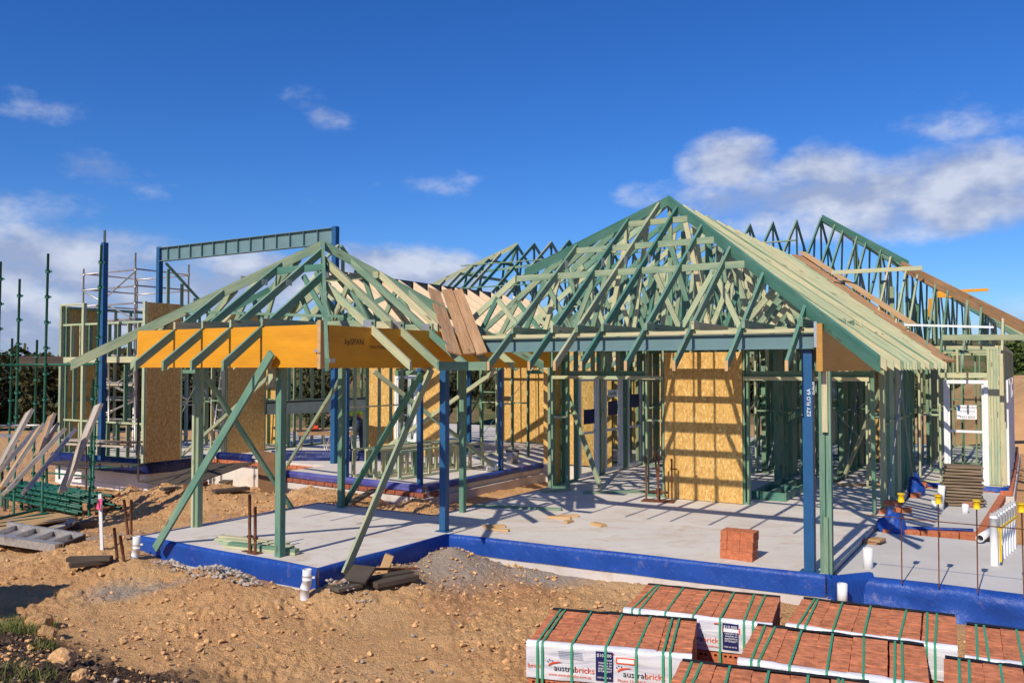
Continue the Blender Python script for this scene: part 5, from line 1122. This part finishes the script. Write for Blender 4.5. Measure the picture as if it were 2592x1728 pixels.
for k, (x0, y0, x1, y1, w_, t_, m_, lb) in enumerate(((842, 1503, 905, 1485, .22, .04, 'dark_board', 'dark board under the tilted one by the near slab corner'), (945, 1508, 1052, 1472, .16, .06, 'dark_board', 'long dark timber lying in front of the gravel heap'), (930, 1490, 1040, 1462, .12, .05, 'dark_board', 'second dark timber behind the long one by the gravel heap'), (540, 1272, 628, 1258, .2, .06, 'dark_board', 'dark plank lying on the earth behind the pavilion'), (880, 1282, 948, 1268, .14, .04, 'dark_board', 'grey plank at the back edge of the pavilion slab'), (171, 1440, 282, 1438, .12, .05, 'dark_board', 'upper dark sleeper lying on the clay left of the pickets'), (175, 1453, 284, 1455, .12, .06, 'dark_board', 'lower dark sleeper lying on the clay left of the pickets'), (408, 1250, 455, 1238, .2, .05, 'dark_board', 'dark block lying below the ramp'), (470, 1268, 520, 1262, .12, .1, 'rust', 'rusty channel lying on the earth behind the left prop'))):
    p0, p1 = PG(x0, y0), PG(x1, y1); zc = max(p0.z, p1.z, zg1(p0.lerp(p1, .5)), zg1(p0.lerp(p1, .25)), zg1(p0.lerp(p1, .75))) + t_ / 2 + .012 + (.05 if 'upper' in lb else 0); p0.z = p1.z = zc
    tag(bar('dark_timber', p0, p1, w_, t_, m_, None, (0, 0, 1), .004), lb, 'timber')
q = PG(910, 1482); tag(mobj('timber_block', boxmesh(.30, .26, .035, M['dark_board'], .004), None, Matrix.Translation(q + Vector((0, 0, .13))) @ Matrix.Rotation(-.4, 4, 'Z') @ Matrix.Rotation(.5, 4, 'X')), 'square dark board tilted up against the blue slab edge', 'board')
q = PG(978, 1448); tag(mobj('brick', boxmesh(.11, .08, .22, M['end'], .006), None, Matrix.Translation(q + Vector((0, 0, .1))) @ Matrix.Rotation(.35, 4, 'Y')), 'pale block standing tilted in the rubble by the blue slab edge', 'block')
tubes('rusty_pipe', PG(940, 1462) + Vector((0, 0, .1)), PG(1055, 1448) + Vector((0, 0, .05)), 'rust', 'rusty pipe lying across the rubble by the gravel heap', .016, 'pipe')
for k, (x0, y0, x1, y1, lb) in enumerate(((208, 1272, 305, 1268, 'rusty tube lying at the end of the tube stack'), (240, 1300, 303, 1262, 'rusty tube crossing the scrap heap at an angle'), (208, 1306, 290, 1296, 'rusty tube at the front of the scrap heap'))): tubes('rusty_pipe', PG(x0, y0) + Vector((0, 0, .08)), PG(x1, y1) + Vector((0, 0, .12)), 'rust', lb, .022, 'pipe')
for k in range(2): q = PG(218 + 18 * k, 1302); tag(box('timber_block', q + Vector((0, 0, .11)), (.1, .12, .24), 'plank', None, .2 * k, .004), ['brown block on end in the scrap heap, left one', 'brown block on end in the scrap heap, right one'][k], 'block')
tag(bar('timber_length', PG(195, 1254) + Vector((0, 0, .03)), PG(231, 1254) + Vector((0, 0, .03)), .1, .04, 'pale'), 'short pale timber lying behind the scrap heap', 'timber')

# ------------------------------------------------------------------ packs of bricks
HB = HOLED
TB = boxmesh(.2373, .0772, .1098, M['brick'], .0012)
BW, BD, BH, NXB, NYB, NZB = .238, .0775, .1105, 5, 11, 6
PW, PD, PH = NXB * BW, NYB * BD, NZB * BH
ROWY = Matrix.Rotation(R(90), 4, 'X')
def pack(org, yaw, label, seed, wraps=True, offs=0.0):
    """org: front left top corner"""
    rr = random.Random(seed)
    base = Vector((org.x, org.y, org.z - PH)); T = Matrix.Translation(base) @ Matrix.Rotation(yaw, 4, 'Z')
    e = bpy.data.objects.new('brick_pack', None); link(e, None, T); tag(e, label, 'brick pack', 'packs of bricks in front of the site', 'thing')
    sag = lambda x: -.018 * math.sin(math.pi * min(1, max(0, x / PW)) * 1.0 + .4) + .02 * (x / PW - .5) * rr.uniform(-.2, .2)
    def put(me, x, y, z, top=False):
        j = rr.uniform(-.002, .002)
        mobj('brick', me, e, T @ Matrix.Translation((x + j, y + j, z + (rr.uniform(-.0035, .0035) if top else 0))) @ Matrix.Rotation(rr.uniform(-.008, .008), 4, 'Z') @ (Matrix.Rotation(rr.uniform(-.006, .006), 4, 'Y') if top else Matrix.Identity(4)))
    gaps = [0.0]
    for i in range(1, NXB): gaps.append(gaps[-1] + rr.choice((0, 0, .002, .012)))
    zt = [rr.uniform(-.006, .006) for _ in range(NXB)]
    for i in range(NXB):
        for j in range(NYB):
            x = BW * (i + .5) - gaps[-1] / 2 + gaps[i]
            put(HB if j == 0 else TB, x, BD * (j + .5), PH - BH / 2 + zt[i], True)
        for k in range(NZB - 1): put(HB, BW * (i + .5) + rr.uniform(-.003, .003), BD * .5 + rr.uniform(-.003, .003), BH * (k + .5))
    for j in range(1, NYB):
        for k in range(NZB - 1):
            for i in (0, NXB - 1): put(TB, BW * (i + .5), BD * (j + .5), BH * (k + .5))
    cw_ = PW - 2 * BW - .006; o = mobj('core', boxmesh(cw_, PD - BD * 1.1, PH - BH - .01, M['brick']), e, T @ Matrix.Translation((PW / 2, PD / 2 + BD * .5, (PH - BH) / 2))); o['kind'] = 'stuff'
    # printed plastic wrap along the front
    n, h = 40, 8; vv, ff = [], []; z1, z0 = PH + .004, PH - .255
    for i in range(n + 1):
        x = -.012 + (PW + .02) * i / n
        for j in range(h + 1):
            f = j / h; w = .006 * noise.noise((x * 6, f * 3, seed)) + .004 * noise.noise((x * 17, f * 9, seed))
            if j == 0: vv.append((x, .028 + .012 * noise.noise((x * 5, 1, seed)), PH + .007 + zt[min(NXB - 1, max(0, int(x / BW)))] * .8))
            else: vv.append((x, -.016 + w, z1 + (z0 - z1) * (f - 1 / h) / (1 - 1 / h) + .008 * noise.noise((x * 3, 9, seed)) * f))
    for i in range(n):
        for j in range(h): a = i * (h + 1) + j; ff.append((a, a + 1, a + h + 2, a + h + 1))
    mobj('wrap', mesh(vv, ff, M['wrap'], True), e, T)
    def prt(s, x, z, size, m_, al='LEFT', y=-.0265): text('lettering', s, size, m_, e, T @ Matrix.Translation((x, y, z)) @ ROWY, al)
    def panel(name, x, z, w, hh, m_, y=-.0245): return mobj(name, boxmesh(w, .001, hh, M[m_]), e, T @ Matrix.Translation((x, y, z)))
    X0 = offs
    def logo(x, sub):
        vs2 = []; 
        for s in range(15):
            a = R(200 - 8.5 * s); wdt = .012 * math.sin(math.pi * (s + .6) / 15.5)
            cx_, cz_ = .085 * math.cos(a) + .085, .03 * math.sin(a) + .015
            vs2 += [(cx_, 0, cz_), (cx_ * .97 + .004, 0, cz_ - wdt - .001)]
        f2 = [(2 * s, 2 * s + 2, 2 * s + 3, 2 * s + 1) for s in range(14)]
        mobj('emblem', mesh(vs2, f2, M['orange']), e, T @ Matrix.Translation((x - .03, -.0268, PH - .165)))
        for (dx, dz) in ((-.035, .055), (-.022, .072), (-.002, .064)): mobj('emblem', boxmesh(.008, .0012, .008, M['ink_blue']), e, T @ Matrix.Translation((x + dx, -.0268, PH - .165 + dz * .75)))
        prt('austral', x + .01, PH - .186, .062, 'ink'); prt('bricks', x + .163, PH - .186, .062, 'orange'); prt(sub, x - .03, PH - .224, .030, 'orange')
    def poster(x):
        panel('poster', x, PH - .125, .125, .21, 'ink_blue')
        prt('$10,000', x - .055, PH - .058, .033, 'whiteprint', 'LEFT', -.0268)
        prt('good\nreasons to\nemploy an\napprentice\nbricklayer!', x + .055, PH - .086, .0235, 'whiteprint', 'RIGHT', -.0268); prt('1300 66 44 96', x - .055, PH - .212, .018, 'whiteprint', 'LEFT', -.0268)
    for x, s_ in ((.19 + X0, 'www.australbricks.com.au'), (.70 + X0, 'Phone 13-BRICK | 13-2742')):
        if x + .45 < PW + .02: logo(x, s_)
    for x in (.575 + X0, .585 + X0 - .58 if X0 > .2 else 1.14 + X0):
        if .08 < x < PW - .08: poster(x)
    if X0 < .1: prt('bricks', -.0, PH - .18, .05, 'orange')
    panel('label', .73 + X0 * .5, PH - .075, .14, .045, 'orange', -.0240); panel('label', .73 + X0 * .5, PH - .075, .12, .028, 'whiteprint', -.0250); panel('label', .62 + X0 * .5, PH - .03, .05, .010, 'orange', -.0240)
    for k in range(5): panel('label', .32 + X0 * .3 + .002 * k, PH - .045 - .012 * k, .18, .002, 'steel_blue', -.0240)
    # straps
    for x in (.075, .125, .335, .575, .80, .99, 1.04):
        x += rr.uniform(-.012, .012); sk = rr.uniform(-.02, .02); w2 = .0085
        pts = [(-.03, .02), (-.03, PH - .03), (-.022, PH + .004), (0.01, PH + .0105), (PD * .5, PH + .012), (PD, PH + .011), (PD + .012, PH - .01), (PD + .012, .02)]
        vs3, f3 = [], []
        for q, (y_, z_) in enumerate(pts): xx = x + sk * (y_ / PD); vs3 += [(xx - w2, y_, z_), (xx + w2, y_, z_)]
        for q in range(len(pts) - 1): f3.append((2 * q, 2 * q + 1, 2 * q + 3, 2 * q + 2))
        mobj('strap', mesh(vs3, f3, M['strap']), e, T)
    # black liner along the back top edge
    vs4 = []; 
    for i in range(13): x = PW * i / 12; vs4 += [(x, PD - .01, PH + .006), (x, PD + .03 + .01 * noise.noise((x * 7, seed, 0)), PH + .012 + .012 * noise.noise((x * 9, seed, 3))), (x, PD + .02, PH - .12)]
    mobj('liner', mesh(vs4, [f for i in range(12) for f in ((3 * i, 3 * i + 1, 3 * i + 4, 3 * i + 3), (3 * i + 1, 3 * i + 2, 3 * i + 5, 3 * i + 4))], M['black']), e, T)
    # timber bearers under the pack
    for x in (.25, .9): mobj('bearer', boxmesh(.09, PD, .06, M['dark_board']), e, T @ Matrix.Translation((x, PD / 2, -.031)))
    return e
YAW = R(-12)
ex, ey = Vector((math.cos(YAW), math.sin(YAW), 0)), Vector((-math.sin(YAW), math.cos(YAW), 0))
ZP = .22
pack(PZ(1337, 1622, ZP), R(-15), 'brick pack at the left of the front row with its printed wrap in full view', 1)
pack(PZ(1582, 1540, ZP), R(-22), 'brick pack at the back left, its wrap half hidden by the pack in front', 2, offs=.30)
pack(PZ(1872, 1668, ZP), R(-24), 'brick pack in the middle of the front row, only a strip of wrap showing', 3, offs=-.12)
pack(PZ(1993, 1580, ZP), R(-27), 'brick pack in the middle of the back row against the blue edged slab', 4, offs=-.30)
ey2 = lambda a: Vector((-math.sin(R(a)), math.cos(R(a)), 0))
pack(PZ(1727, 1672, ZP + .02) - ey2(-20) * (PD + .01), R(-20), 'brick pack cut by the bottom edge of the frame, in front of the others', 5)
pack(PZ(2392, 1664, ZP) - ey2(-27) * PD, R(-27), 'brick pack in the lower right corner of the frame', 6)
pack(PZ(2447, 1660, ZP), R(-28), 'brick pack at the right edge of the back row beside the capped bars', 7, offs=.1)

# ------------------------------------------------------------------ the workman
def skin(name, pts, edges, m, parent=None, sub=1, root=0):
    me = bpy.data.meshes.new(name); me.from_pydata([p[0] for p in pts], edges, []); me.materials.append(M[m])
    o = bpy.data.objects.new(name, me); link(o, parent, Matrix.Translation(PERS))
    o.modifiers.new('skin', 'SKIN')
    sk = me.skin_vertices[0].data
    for i, p in enumerate(pts): r_ = p[1]; sk[i].radius = r_ if isinstance(r_, tuple) else (r_, r_); sk[i].use_root = (i == root)
    s = o.modifiers.new('sub', 'SUBSURF'); s.levels = s.render_levels = sub
    return o
PERS = PZ(905, 1150); py0 = PERS.y
def q3(px, y, dy=0.0): p = PY(px, y, py0 + dy); return tuple(p - PERS)
hipL, hipR = q3(906, 1066, -.10), q3(912, 1066, .12)
pel = q3(913, 1058); wst = q3(908, 1047); chs = q3(890, 1039); nk = q3(869, 1037); hd = q3(856, 1037); hdt = q3(846, 1032)
shL, shR = q3(878, 1044, -.19), q3(882, 1040, .19); elL, elR = q3(872, 1066, -.24), q3(876, 1062, .24); haL, haR = q3(862, 1084, -.14), q3(864, 1082, .10)
knL, knR = q3(894, 1104, -.12), q3(917, 1106, .12); anL, anR = q3(890, 1143, -.12), q3(918, 1143, .14); toL, toR = q3(878, 1149, -.14), q3(904, 1149, .13)
body_pts = [(pel, .13), (wst, .125), (chs, .15), (nk, .06), (hd, .085), (hdt, .075), (shL, .065), (elL, .05), (haL, .036), (shR, .065), (elR, .05), (haR, .036), (hipL, .10), (knL, .075), (anL, .05), (toL, .045), (hipR, .10), (knR, .075), (anR, .05), (toR, .045)]
body_e = [(0, 1), (1, 2), (2, 3), (3, 4), (4, 5), (2, 6), (6, 7), (7, 8), (2, 9), (9, 10), (10, 11), (0, 12), (12, 13), (13, 14), (14, 15), (0, 16), (16, 17), (17, 18), (18, 19)]
per = thing('person', 'workman bent over a plank in a fluorescent yellow shirt, navy cap and jeans', 'person', PERS)
skin('body', body_pts, body_e, 'skin', per, 2)
mid = lambda a, b, t: tuple(a[i] + (b[i] - a[i]) * t for i in range(3))
skin('shirt', [(mid(pel, wst, .6), .135), (wst, .14), (chs, .16), (mid(chs, nk, .6), .09), (shL, .085), (mid(shL, elL, .8), .072), (shR, .085), (mid(shR, elR, .8), .072)], [(0, 1), (1, 2), (2, 3), (2, 4), (4, 5), (2, 6), (6, 7)], 'hivis', per, 2)
dn = lambda p, d: (p[0], p[1], p[2] - d)
skin('shirt_panel', [(dn(wst, .09), (.09, .12)), (dn(chs, .10), (.10, .13)), (dn(mid(chs, nk, .5), .05), .09)], [(0, 1), (1, 2)], 'navy', per, 2)
skin('trousers', [(pel, .155), (hipL, .115), (knL, .09), (mid(knL, anL, .95), .075), (hipR, .115), (knR, .09), (mid(knR, anR, .95), .075)], [(0, 1), (1, 2), (2, 3), (0, 4), (4, 5), (5, 6)], 'jean', per, 2)
skin('cap', [(mid(hd, hdt, .5), .098), (mid(hd, hdt, 1.2), .088), (tuple(Vector(hdt) + Vector((-.10, 0, -.08))), (.06, .02))], [(0, 1), (1, 2)], 'navy', per, 2)
for a_, t_ in ((anL, toL), (anR, toR)): skin('boot', [(a_, .06), (mid(a_, t_, .4), .06), (t_, .048)], [(0, 1), (1, 2)], 'rust_dark', per, 1)
for h_, s in ((haL, -1), (haR, 1)):
    hb_ = Vector(h_)
    for k, ln in enumerate((.075, .085, .08, .06)):
        b = hb_ + Vector((-.01, .03 * s * (k - 1.5) * .6, -.02)); skin('finger', [(tuple(b), .011), (tuple(b + Vector((-ln * .6, 0, -ln * .35))), .010), (tuple(b + Vector((-ln * .75, 0, -ln))), .008)], [(0, 1), (1, 2)], 'skin', per, 1)
    skin('thumb', [(tuple(hb_ + Vector((0, .03 * s, 0))), .012), (tuple(hb_ + Vector((-.045, .05 * s, -.03))), .010)], [(0, 1)], 'skin', per, 1)

# ------------------------------------------------------------------ trees
def leafmat(name, a, b, c):
    m, t, bs = mat(name, .7, 0, .2)
    g = t.nodes.new('ShaderNodeNewGeometry'); r = ramp(t, [(0, a), (.5, b), (1, c)]); t.links.new(g.outputs['Random Per Island'], r.inputs[0]); t.links.new(r.outputs[0], bs.inputs['Base Color']); return m
M['leaf'] = leafmat('gum_leaves', (.028, .034, .014), (.055, .058, .022), (.10, .085, .035))
M['leaf_green'] = leafmat('bush_leaves', (.03, .055, .012), (.065, .10, .022), (.11, .14, .035))
M['bark'] = plain('grey_bark', (.16, .13, .10), .9, 0, .25, 9)
def crown(seed, rx, rz, n, ls, m):
    g = np.random.default_rng(seed); k = 16
    cs = g.normal(0, 1, (k, 3)); cs /= np.linalg.norm(cs, axis=1)[:, None]; cs *= (g.uniform(.15, .85, (k, 1))); cs *= [rx, rx, rz]
    rad = g.uniform(.22, .45, k) * rx
    w = g.integers(0, k, n); d = g.normal(0, 1, (n, 3)); d /= np.linalg.norm(d, axis=1)[:, None]
    c = cs[w] + d * (rad[w] * g.uniform(.45, 1.05, n) ** .6)[:, None] * [1, 1, .75]
    a = g.normal(0, 1, (n, 3)); a /= np.linalg.norm(a, axis=1)[:, None]; b = np.cross(a, g.normal(0, 1, (n, 3))); b /= np.linalg.norm(b, axis=1)[:, None]
    s = g.uniform(.6, 1.3, (n, 1)) * ls; V = np.stack([c - a * s - b * s * .5, c + a * s - b * s * .5, c + a * s + b * s * .5, c - a * s + b * s * .5], 1).reshape(-1, 3)
    me = bpy.data.meshes.new('crown'); me.from_pydata(V.tolist(), [], np.arange(4 * n).reshape(-1, 4).tolist()); me.materials.append(M[m]); return me
CR = [crown(i, 2.4, 2.4, 2600, .16, 'leaf') for i in range(4)] + [crown(9, 2.0, 1.6, 2200, .15, 'leaf_green')]
def trunk(h, seed):
    g = random.Random(seed); vv, ff = [], []
    def limb(a, b, r0, r1, n=6):
        a, b = Vector(a), Vector(b); mt = axes(b - a); k = len(vv)
        for p, r_ in ((a, r0), (b, r1)):
            for i in range(n): t_ = 2 * math.pi * i / n; vv.append(p + mt.to_3x3() @ Vector((0, r_ * math.cos(t_), r_ * math.sin(t_))))
        for i in range(n): j = (i + 1) % n; ff.append((k + i, k + j, k + n + j, k + n + i))
    top = (g.uniform(-.3, .3), g.uniform(-.3, .3), h); limb((0, 0, -.6), top, .2, .11)
    for i in range(5): a = g.uniform(0, 6.3); limb((0, 0, h * g.uniform(.55, .95)), (1.5 * math.cos(a), 1.5 * math.sin(a), h + g.uniform(.4, 2)), .08, .03)
    return mesh(vv, ff, M['bark'], True)
TR = [trunk(h, i) for i, h in enumerate((2.2, 2.8, 1.7))]
tl = []
for i in range(16): tl.append((random.uniform(-34, -16), random.uniform(40, 56)))
for i in range(24): tl.append((-20 + 52 * (i + .5) / 24 + random.uniform(-1, 1), random.uniform(58, 84)))
SIDES = lambda x, y: 'at the left edge of the site' if x / y < -.52 else 'behind the left rear wing' if x / y < -.25 else 'behind the middle of the house' if x / y < .15 else 'behind the right hand wing'
cnt = {}; tl.sort(key=lambda q: q[0] / q[1])
for i, (x, y) in enumerate(tl):
    z = max(-3.9, float(hf(np.array([x]), np.array([y]))[0])) if y > 46 else -3.2
    toph = 3.7 if x / y < -.45 else 2.6 if x / y < .3 else 2.2; s = max(.7, (toph + random.uniform(-.7, .6) - z) / 6.2)
    cnt[SIDES(x, y)] = cnt.get(SIDES(x, y), -1) + 1
    e = thing('gum_tree', '%s gum tree from the left %s' % (ORD[cnt[SIDES(x, y)]], SIDES(x, y)), 'tree', Vector((x, y, z)), 'gum trees ' + SIDES(x, y))
    k = i % 4; h = (2.2, 2.8, 1.7)[i % 3]
    T = Matrix.Translation((x, y, z)) @ Matrix.Rotation(random.uniform(0, 6), 4, 'Z') @ Matrix.Diagonal((s, s, s, 1))
    mobj('trunk', TR[i % 3], e, T); mobj('crown', CR[k], e, T @ Matrix.Translation((0, 0, 3.9)))
for i, (px, y, yy, s) in enumerate(((2560, 905, 62, 1.1), (2600, 925, 55, .9), (2530, 950, 60, .8), (2582, 1035, 40, .45), (2610, 880, 75, 1.2))):
    p = PY(px, y, yy); z = p.z - 1.2 * s
    e = thing('shrub', ('dark round shrub on the hillside at the right edge', 'second dark shrub on the hillside at the right edge', 'shrub just right of the white window frames', 'low bright green bush on the bank at the right', 'far shrub on top of the hillside at the right')[i], 'shrub', Vector((p.x, p.y, z)))
    T = Matrix.Translation((p.x, p.y, z)) @ Matrix.Diagonal((s, s, s * .8, 1)); mobj('stems', TR[2], e, T @ Matrix.Diagonal((.5, .5, .5, 1))); mobj('foliage', CR[4], e, T @ Matrix.Translation((0, 0, 1.3)))
# earth bank on the right
vv, ff = hillmesh(9.5, 40, 24, 46, 50, 30, lambda X, Y: -1.2 + 3.0 * sstep(X + .5 * fb(X, Y, .3, 3, 120) - (Y - 24) * .42, 10.5, 17) * sstep(Y, 24.5, 29) + .25 * fb(X, Y, .8, 4, 121) - .5 * (1 - sstep(Y, 24, 26)))
tag(mobj('bank', mesh(vv, ff, M['earth'], True)), 'bare reddish earth bank right of the house', kind='structure')

# ------------------------------------------------------------------ clods, stones, grass
def scatter(name, pts, sizes, m, label, seed):
    g = np.random.default_rng(seed); base = np.array([(0, 0, 1), (.9, 0, .35), (.28, .85, .4), (-.73, .53, .3), (-.73, -.53, .42), (.28, -.85, .3), (.7, .5, -.3), (-.3, .8, -.3), (-.9, 0, -.3), (-.3, -.8, -.3), (.7, -.5, -.3)])
    fc = [(0, 1, 2), (0, 2, 3), (0, 3, 4), (0, 4, 5), (0, 5, 1), (1, 6, 2), (2, 6, 7), (2, 7, 3), (3, 7, 8), (3, 8, 4), (4, 8, 9), (4, 9, 5), (5, 9, 10), (5, 10, 1), (1, 10, 6)]
    n = len(pts); V = base[None] * g.uniform(.6, 1.35, (n, 11, 1)) * (np.array(sizes)[:, None, None] * g.uniform(.7, 1.2, (n, 1, 3)) * [1, 1, .75])
    a = g.uniform(0, 6.3, n); c, s = np.cos(a)[:, None], np.sin(a)[:, None]; x = V[..., 0] * c - V[..., 1] * s; y = V[..., 0] * s + V[..., 1] * c
    V = np.stack([x, y, V[..., 2]], -1) + pts[:, None, :]
    Fc = (np.array(fc)[None] + (np.arange(n) * 11)[:, None, None]).reshape(-1, 3)
    me = bpy.data.meshes.new(name); me.from_pydata(V.reshape(-1, 3).tolist(), [], Fc.tolist()); me.materials.append(M[m])
    return tag(mobj(name, me), label, kind='stuff')
def earth_pts(n, seed, keep, smin, smax, p=3.0):
    g = np.random.default_rng(seed); yy = 1 / g.uniform(1 / 22, 1 / 3.6, n); xx = yy * g.uniform(-.68, .68, n)
    k = keep(xx, yy, g); xx, yy = xx[k], yy[k]; s = smin * (smax / smin) ** (g.uniform(0, 1, len(xx)) ** p)
    return np.stack([xx, yy, zg(xx, yy) + s * .15], -1), s
offslab = lambda x, y: ~(((x * ca - y * sa > -10.3) & (x * ca - y * sa < 2) & (x * sa + y * ca > 9.4)) | ((x * ca - y * sa > -10.3) & (x * ca - y * sa < -6.8) & (x * sa + y * ca > 7.0) & (x * sa + y * ca < 10.55)) | (x * sa + y * ca > 13))
M['clod'] = plain('dry_clay_clod', (.68, .395, .18), .95, 0, .3, 30)
M['stone'] = plain('grey_gravel_stone', (.36, .31, .27), .9, 0, .35, 40)
clump = lambda x, y, g: offslab(x, y) & (fb(x, y, .8, 3, 31) + .4 * g.uniform(-1, 1, len(x)) > -.02)
p_, s_ = earth_pts(60000, 5, clump, .005, .04, 4.2); scatter('clay_clods', p_, s_, 'clod', 'dry clay clods strewn over the building site earth', 3)
pr, ps_ = [], []
for (x, y, r, n) in ((440, 1440, .28, 160), (545, 1452, .34, 420), (605, 1470, .26, 200), (870, 1490, .3, 90)):
    q = PG(x, y); a = rng.uniform(0, 6.3, n); d = r * rng.uniform(0, 1, n) ** .8; xx, yy = q.x + 1.5 * d * np.cos(a) * ca + d * .5 * np.sin(a) * sa, q.y - 1.5 * d * np.cos(a) * sa + .5 * d * np.sin(a) * ca
    s = .006 * 6 ** (rng.uniform(0, 1, n) ** 3); pr.append(np.stack([xx, yy, zg(xx, yy) + s * .3 + .09 * np.clip(1 - d / r, 0, 1)], -1)); ps_.append(s)
M['pale_rubble'] = plain('broken_pale_concrete', (.44, .38, .32), .95, 0, .25, 30)
scatter('rubble', np.concatenate(pr), np.concatenate(ps_), 'pale_rubble', 'broken crumbs of pale concrete spilled along the pavilion slab', 9)
p_, s_ = earth_pts(2600, 15, lambda x, y, g: offslab(x, y) & (g.uniform(0, 1, len(x)) < .5), .007, .03, 3); dk = lambda x, y, g: (soild(x, y) > .05) & (y < 12)
q_, t_ = earth_pts(26000, 25, dk, .005, .04, 3.4); M['soil_clod'] = plain('dark_soil_clod', (.13, .085, .06), .95, 0, .4, 20); scatter('soil_clods', q_, t_, 'soil_clod', 'dark crumbs of topsoil and stones on the mound at the left', 8)
scatter('gravel', p_, s_, 'stone', 'scattered grey stones on the clay', 4)
g_ = np.random.default_rng(77); hp, hs = [], []
for (c, r, h) in HEAPS[:7] + [(SAND, 1.35, .4)]:
    n = int(500 * r); a = g_.uniform(0, 6.3, n); d = r * np.sqrt(g_.uniform(0, 1.1, n)); x, y = c.x + d * np.cos(a), c.y + d * np.sin(a); s = .009 * 4.5 ** (g_.uniform(0, 1, n) ** 3)
    if c is SAND: k = offslab(x, y); x, y, s = x[k], y[k], s[k] * .75
    hp.append(np.stack([x, y, zg(x, y) + s * .2], -1)); hs.append(s)
scatter('rubble', np.concatenate(hp), np.concatenate(hs), 'clod', 'crumbled earth and rubble on the heaps round the slabs', 6)
for k, (x, y, s, lb) in enumerate(((160, 1680, .10, 'big pale clay lump in the lower left corner'), (205, 1722, .07, 'smaller clay lump beside the big one at the bottom edge'), (100, 1590, .13, 'brown earth clod at the top of the dark mound'), (120, 1612, .09, 'second brown earth clod on the dark mound'), (648, 1550, .035, 'pale stone lying on the clay in front of the pavilion'), (660, 1548, .03, 'second pale stone beside the other on the clay'))):
    q = PG(x, y); import bmesh
    b_ = bmesh.new(); bmesh.ops.create_icosphere(b_, subdivisions=3, radius=s)
    for v in b_.verts: v.co *= 1 + .35 * noise.noise(v.co / s * 1.3 + Vector((k * 7, 0, 0))) + .16 * noise.noise(v.co / s * 4 + Vector((k, 3, 0))); v.co.z *= .8
    me = bpy.data.meshes.new('clod'); b_.to_mesh(me); b_.free(); me.materials.append(M['clod' if k in (0, 1, 4, 5) else 'earth'])
    tag(mobj('clay_lump', me, None, Matrix.Translation(q + Vector((0, 0, s * .45)))), lb, 'clod')
def grass(name, spots, n, hmin, hmax, label, seed):
    g = np.random.default_rng(seed); V, Fq = [], []
    for (c, r) in spots:
        for _ in range(n):
            a, d = g.uniform(0, 6.3), r * math.sqrt(g.uniform(0, 1)); x, y = c.x + d * math.cos(a), c.y + d * math.sin(a); z = zg1((x, y)) - .01
            h = g.uniform(hmin, hmax); t = g.uniform(0, 6.3); w = .0035; bx, by = g.normal(0, h * .45, 2); k = len(V); ux, uy = math.cos(t) * w, math.sin(t) * w
            V += [(x - ux, y - uy, z), (x + ux, y + uy, z), (x + bx * .4 - ux * .8, y + by * .4 - uy * .8, z + h * .6), (x + bx * .4 + ux * .8, y + by * .4 + uy * .8, z + h * .6), (x + bx, y + by, z + h * .85)]
            Fq += [(k, k + 1, k + 3, k + 2), (k + 2, k + 3, k + 4)]
    me = bpy.data.meshes.new(name); me.from_pydata(V, [], Fq); me.materials.append(M['grass']); return tag(mobj(name, me), label, kind='stuff')
M['grass'] = leafmat('grass_blades', (.05, .085, .015), (.12, .15, .035), (.30, .25, .10))
grass('grass', [(PG(20, 1600), .45), (PG(-60, 1600), .5), (PG(45, 1590), .25)], 420, .05, .16, 'tufts of green grass on the dark mound at the left', 3)
grass('weeds', [(PG(80, 1715), .22), (PG(20, 1725), .25), (PG(110, 1640), .12)], 120, .04, .14, 'thin dry weeds in the lower left corner', 5)
# unseen bin shape added left of the frame to cast the shadow on the clay
tip = PG(165, 1488); hgt = 1.25; k_ = (hgt) / math.tan(R(SUN_EL)); cpt = tip - Vector((math.sin(R(SUN_AZ)), math.cos(R(SUN_AZ)), 0)) * k_
e = thing('shadow_caster', 'bin shaped shadow caster added out of view left of the frame', 'skip', cpt)
wv = [(0, 0, 0), (0, 0, 0)]
zc_ = tip.z + hgt
mobj('tub', mesh([(-2.2, -.9, zc_ - 1.25), (-.35, -.9, zc_ - 1.25), (-.35, .1, zc_ - 1.25), (-2.2, .1, zc_ - 1.25), (-2.6, -1.1, zc_), (0, -1.1, zc_), (0, 0, zc_), (-2.6, .0, zc_)], [(0, 3, 2, 1), (0, 1, 5, 4), (1, 2, 6, 5), (2, 3, 7, 6), (3, 0, 4, 7)], M['steel_dark']), e, Matrix.Translation((cpt.x, cpt.y, 0)))
for s_ in (-1.1, 0): mobj('rim', boxmesh(2.7, .06, .08, M['steel_dark']), e, Matrix.Translation((cpt.x - 1.3, cpt.y + s_, zc_)))

fonts_to_mesh()
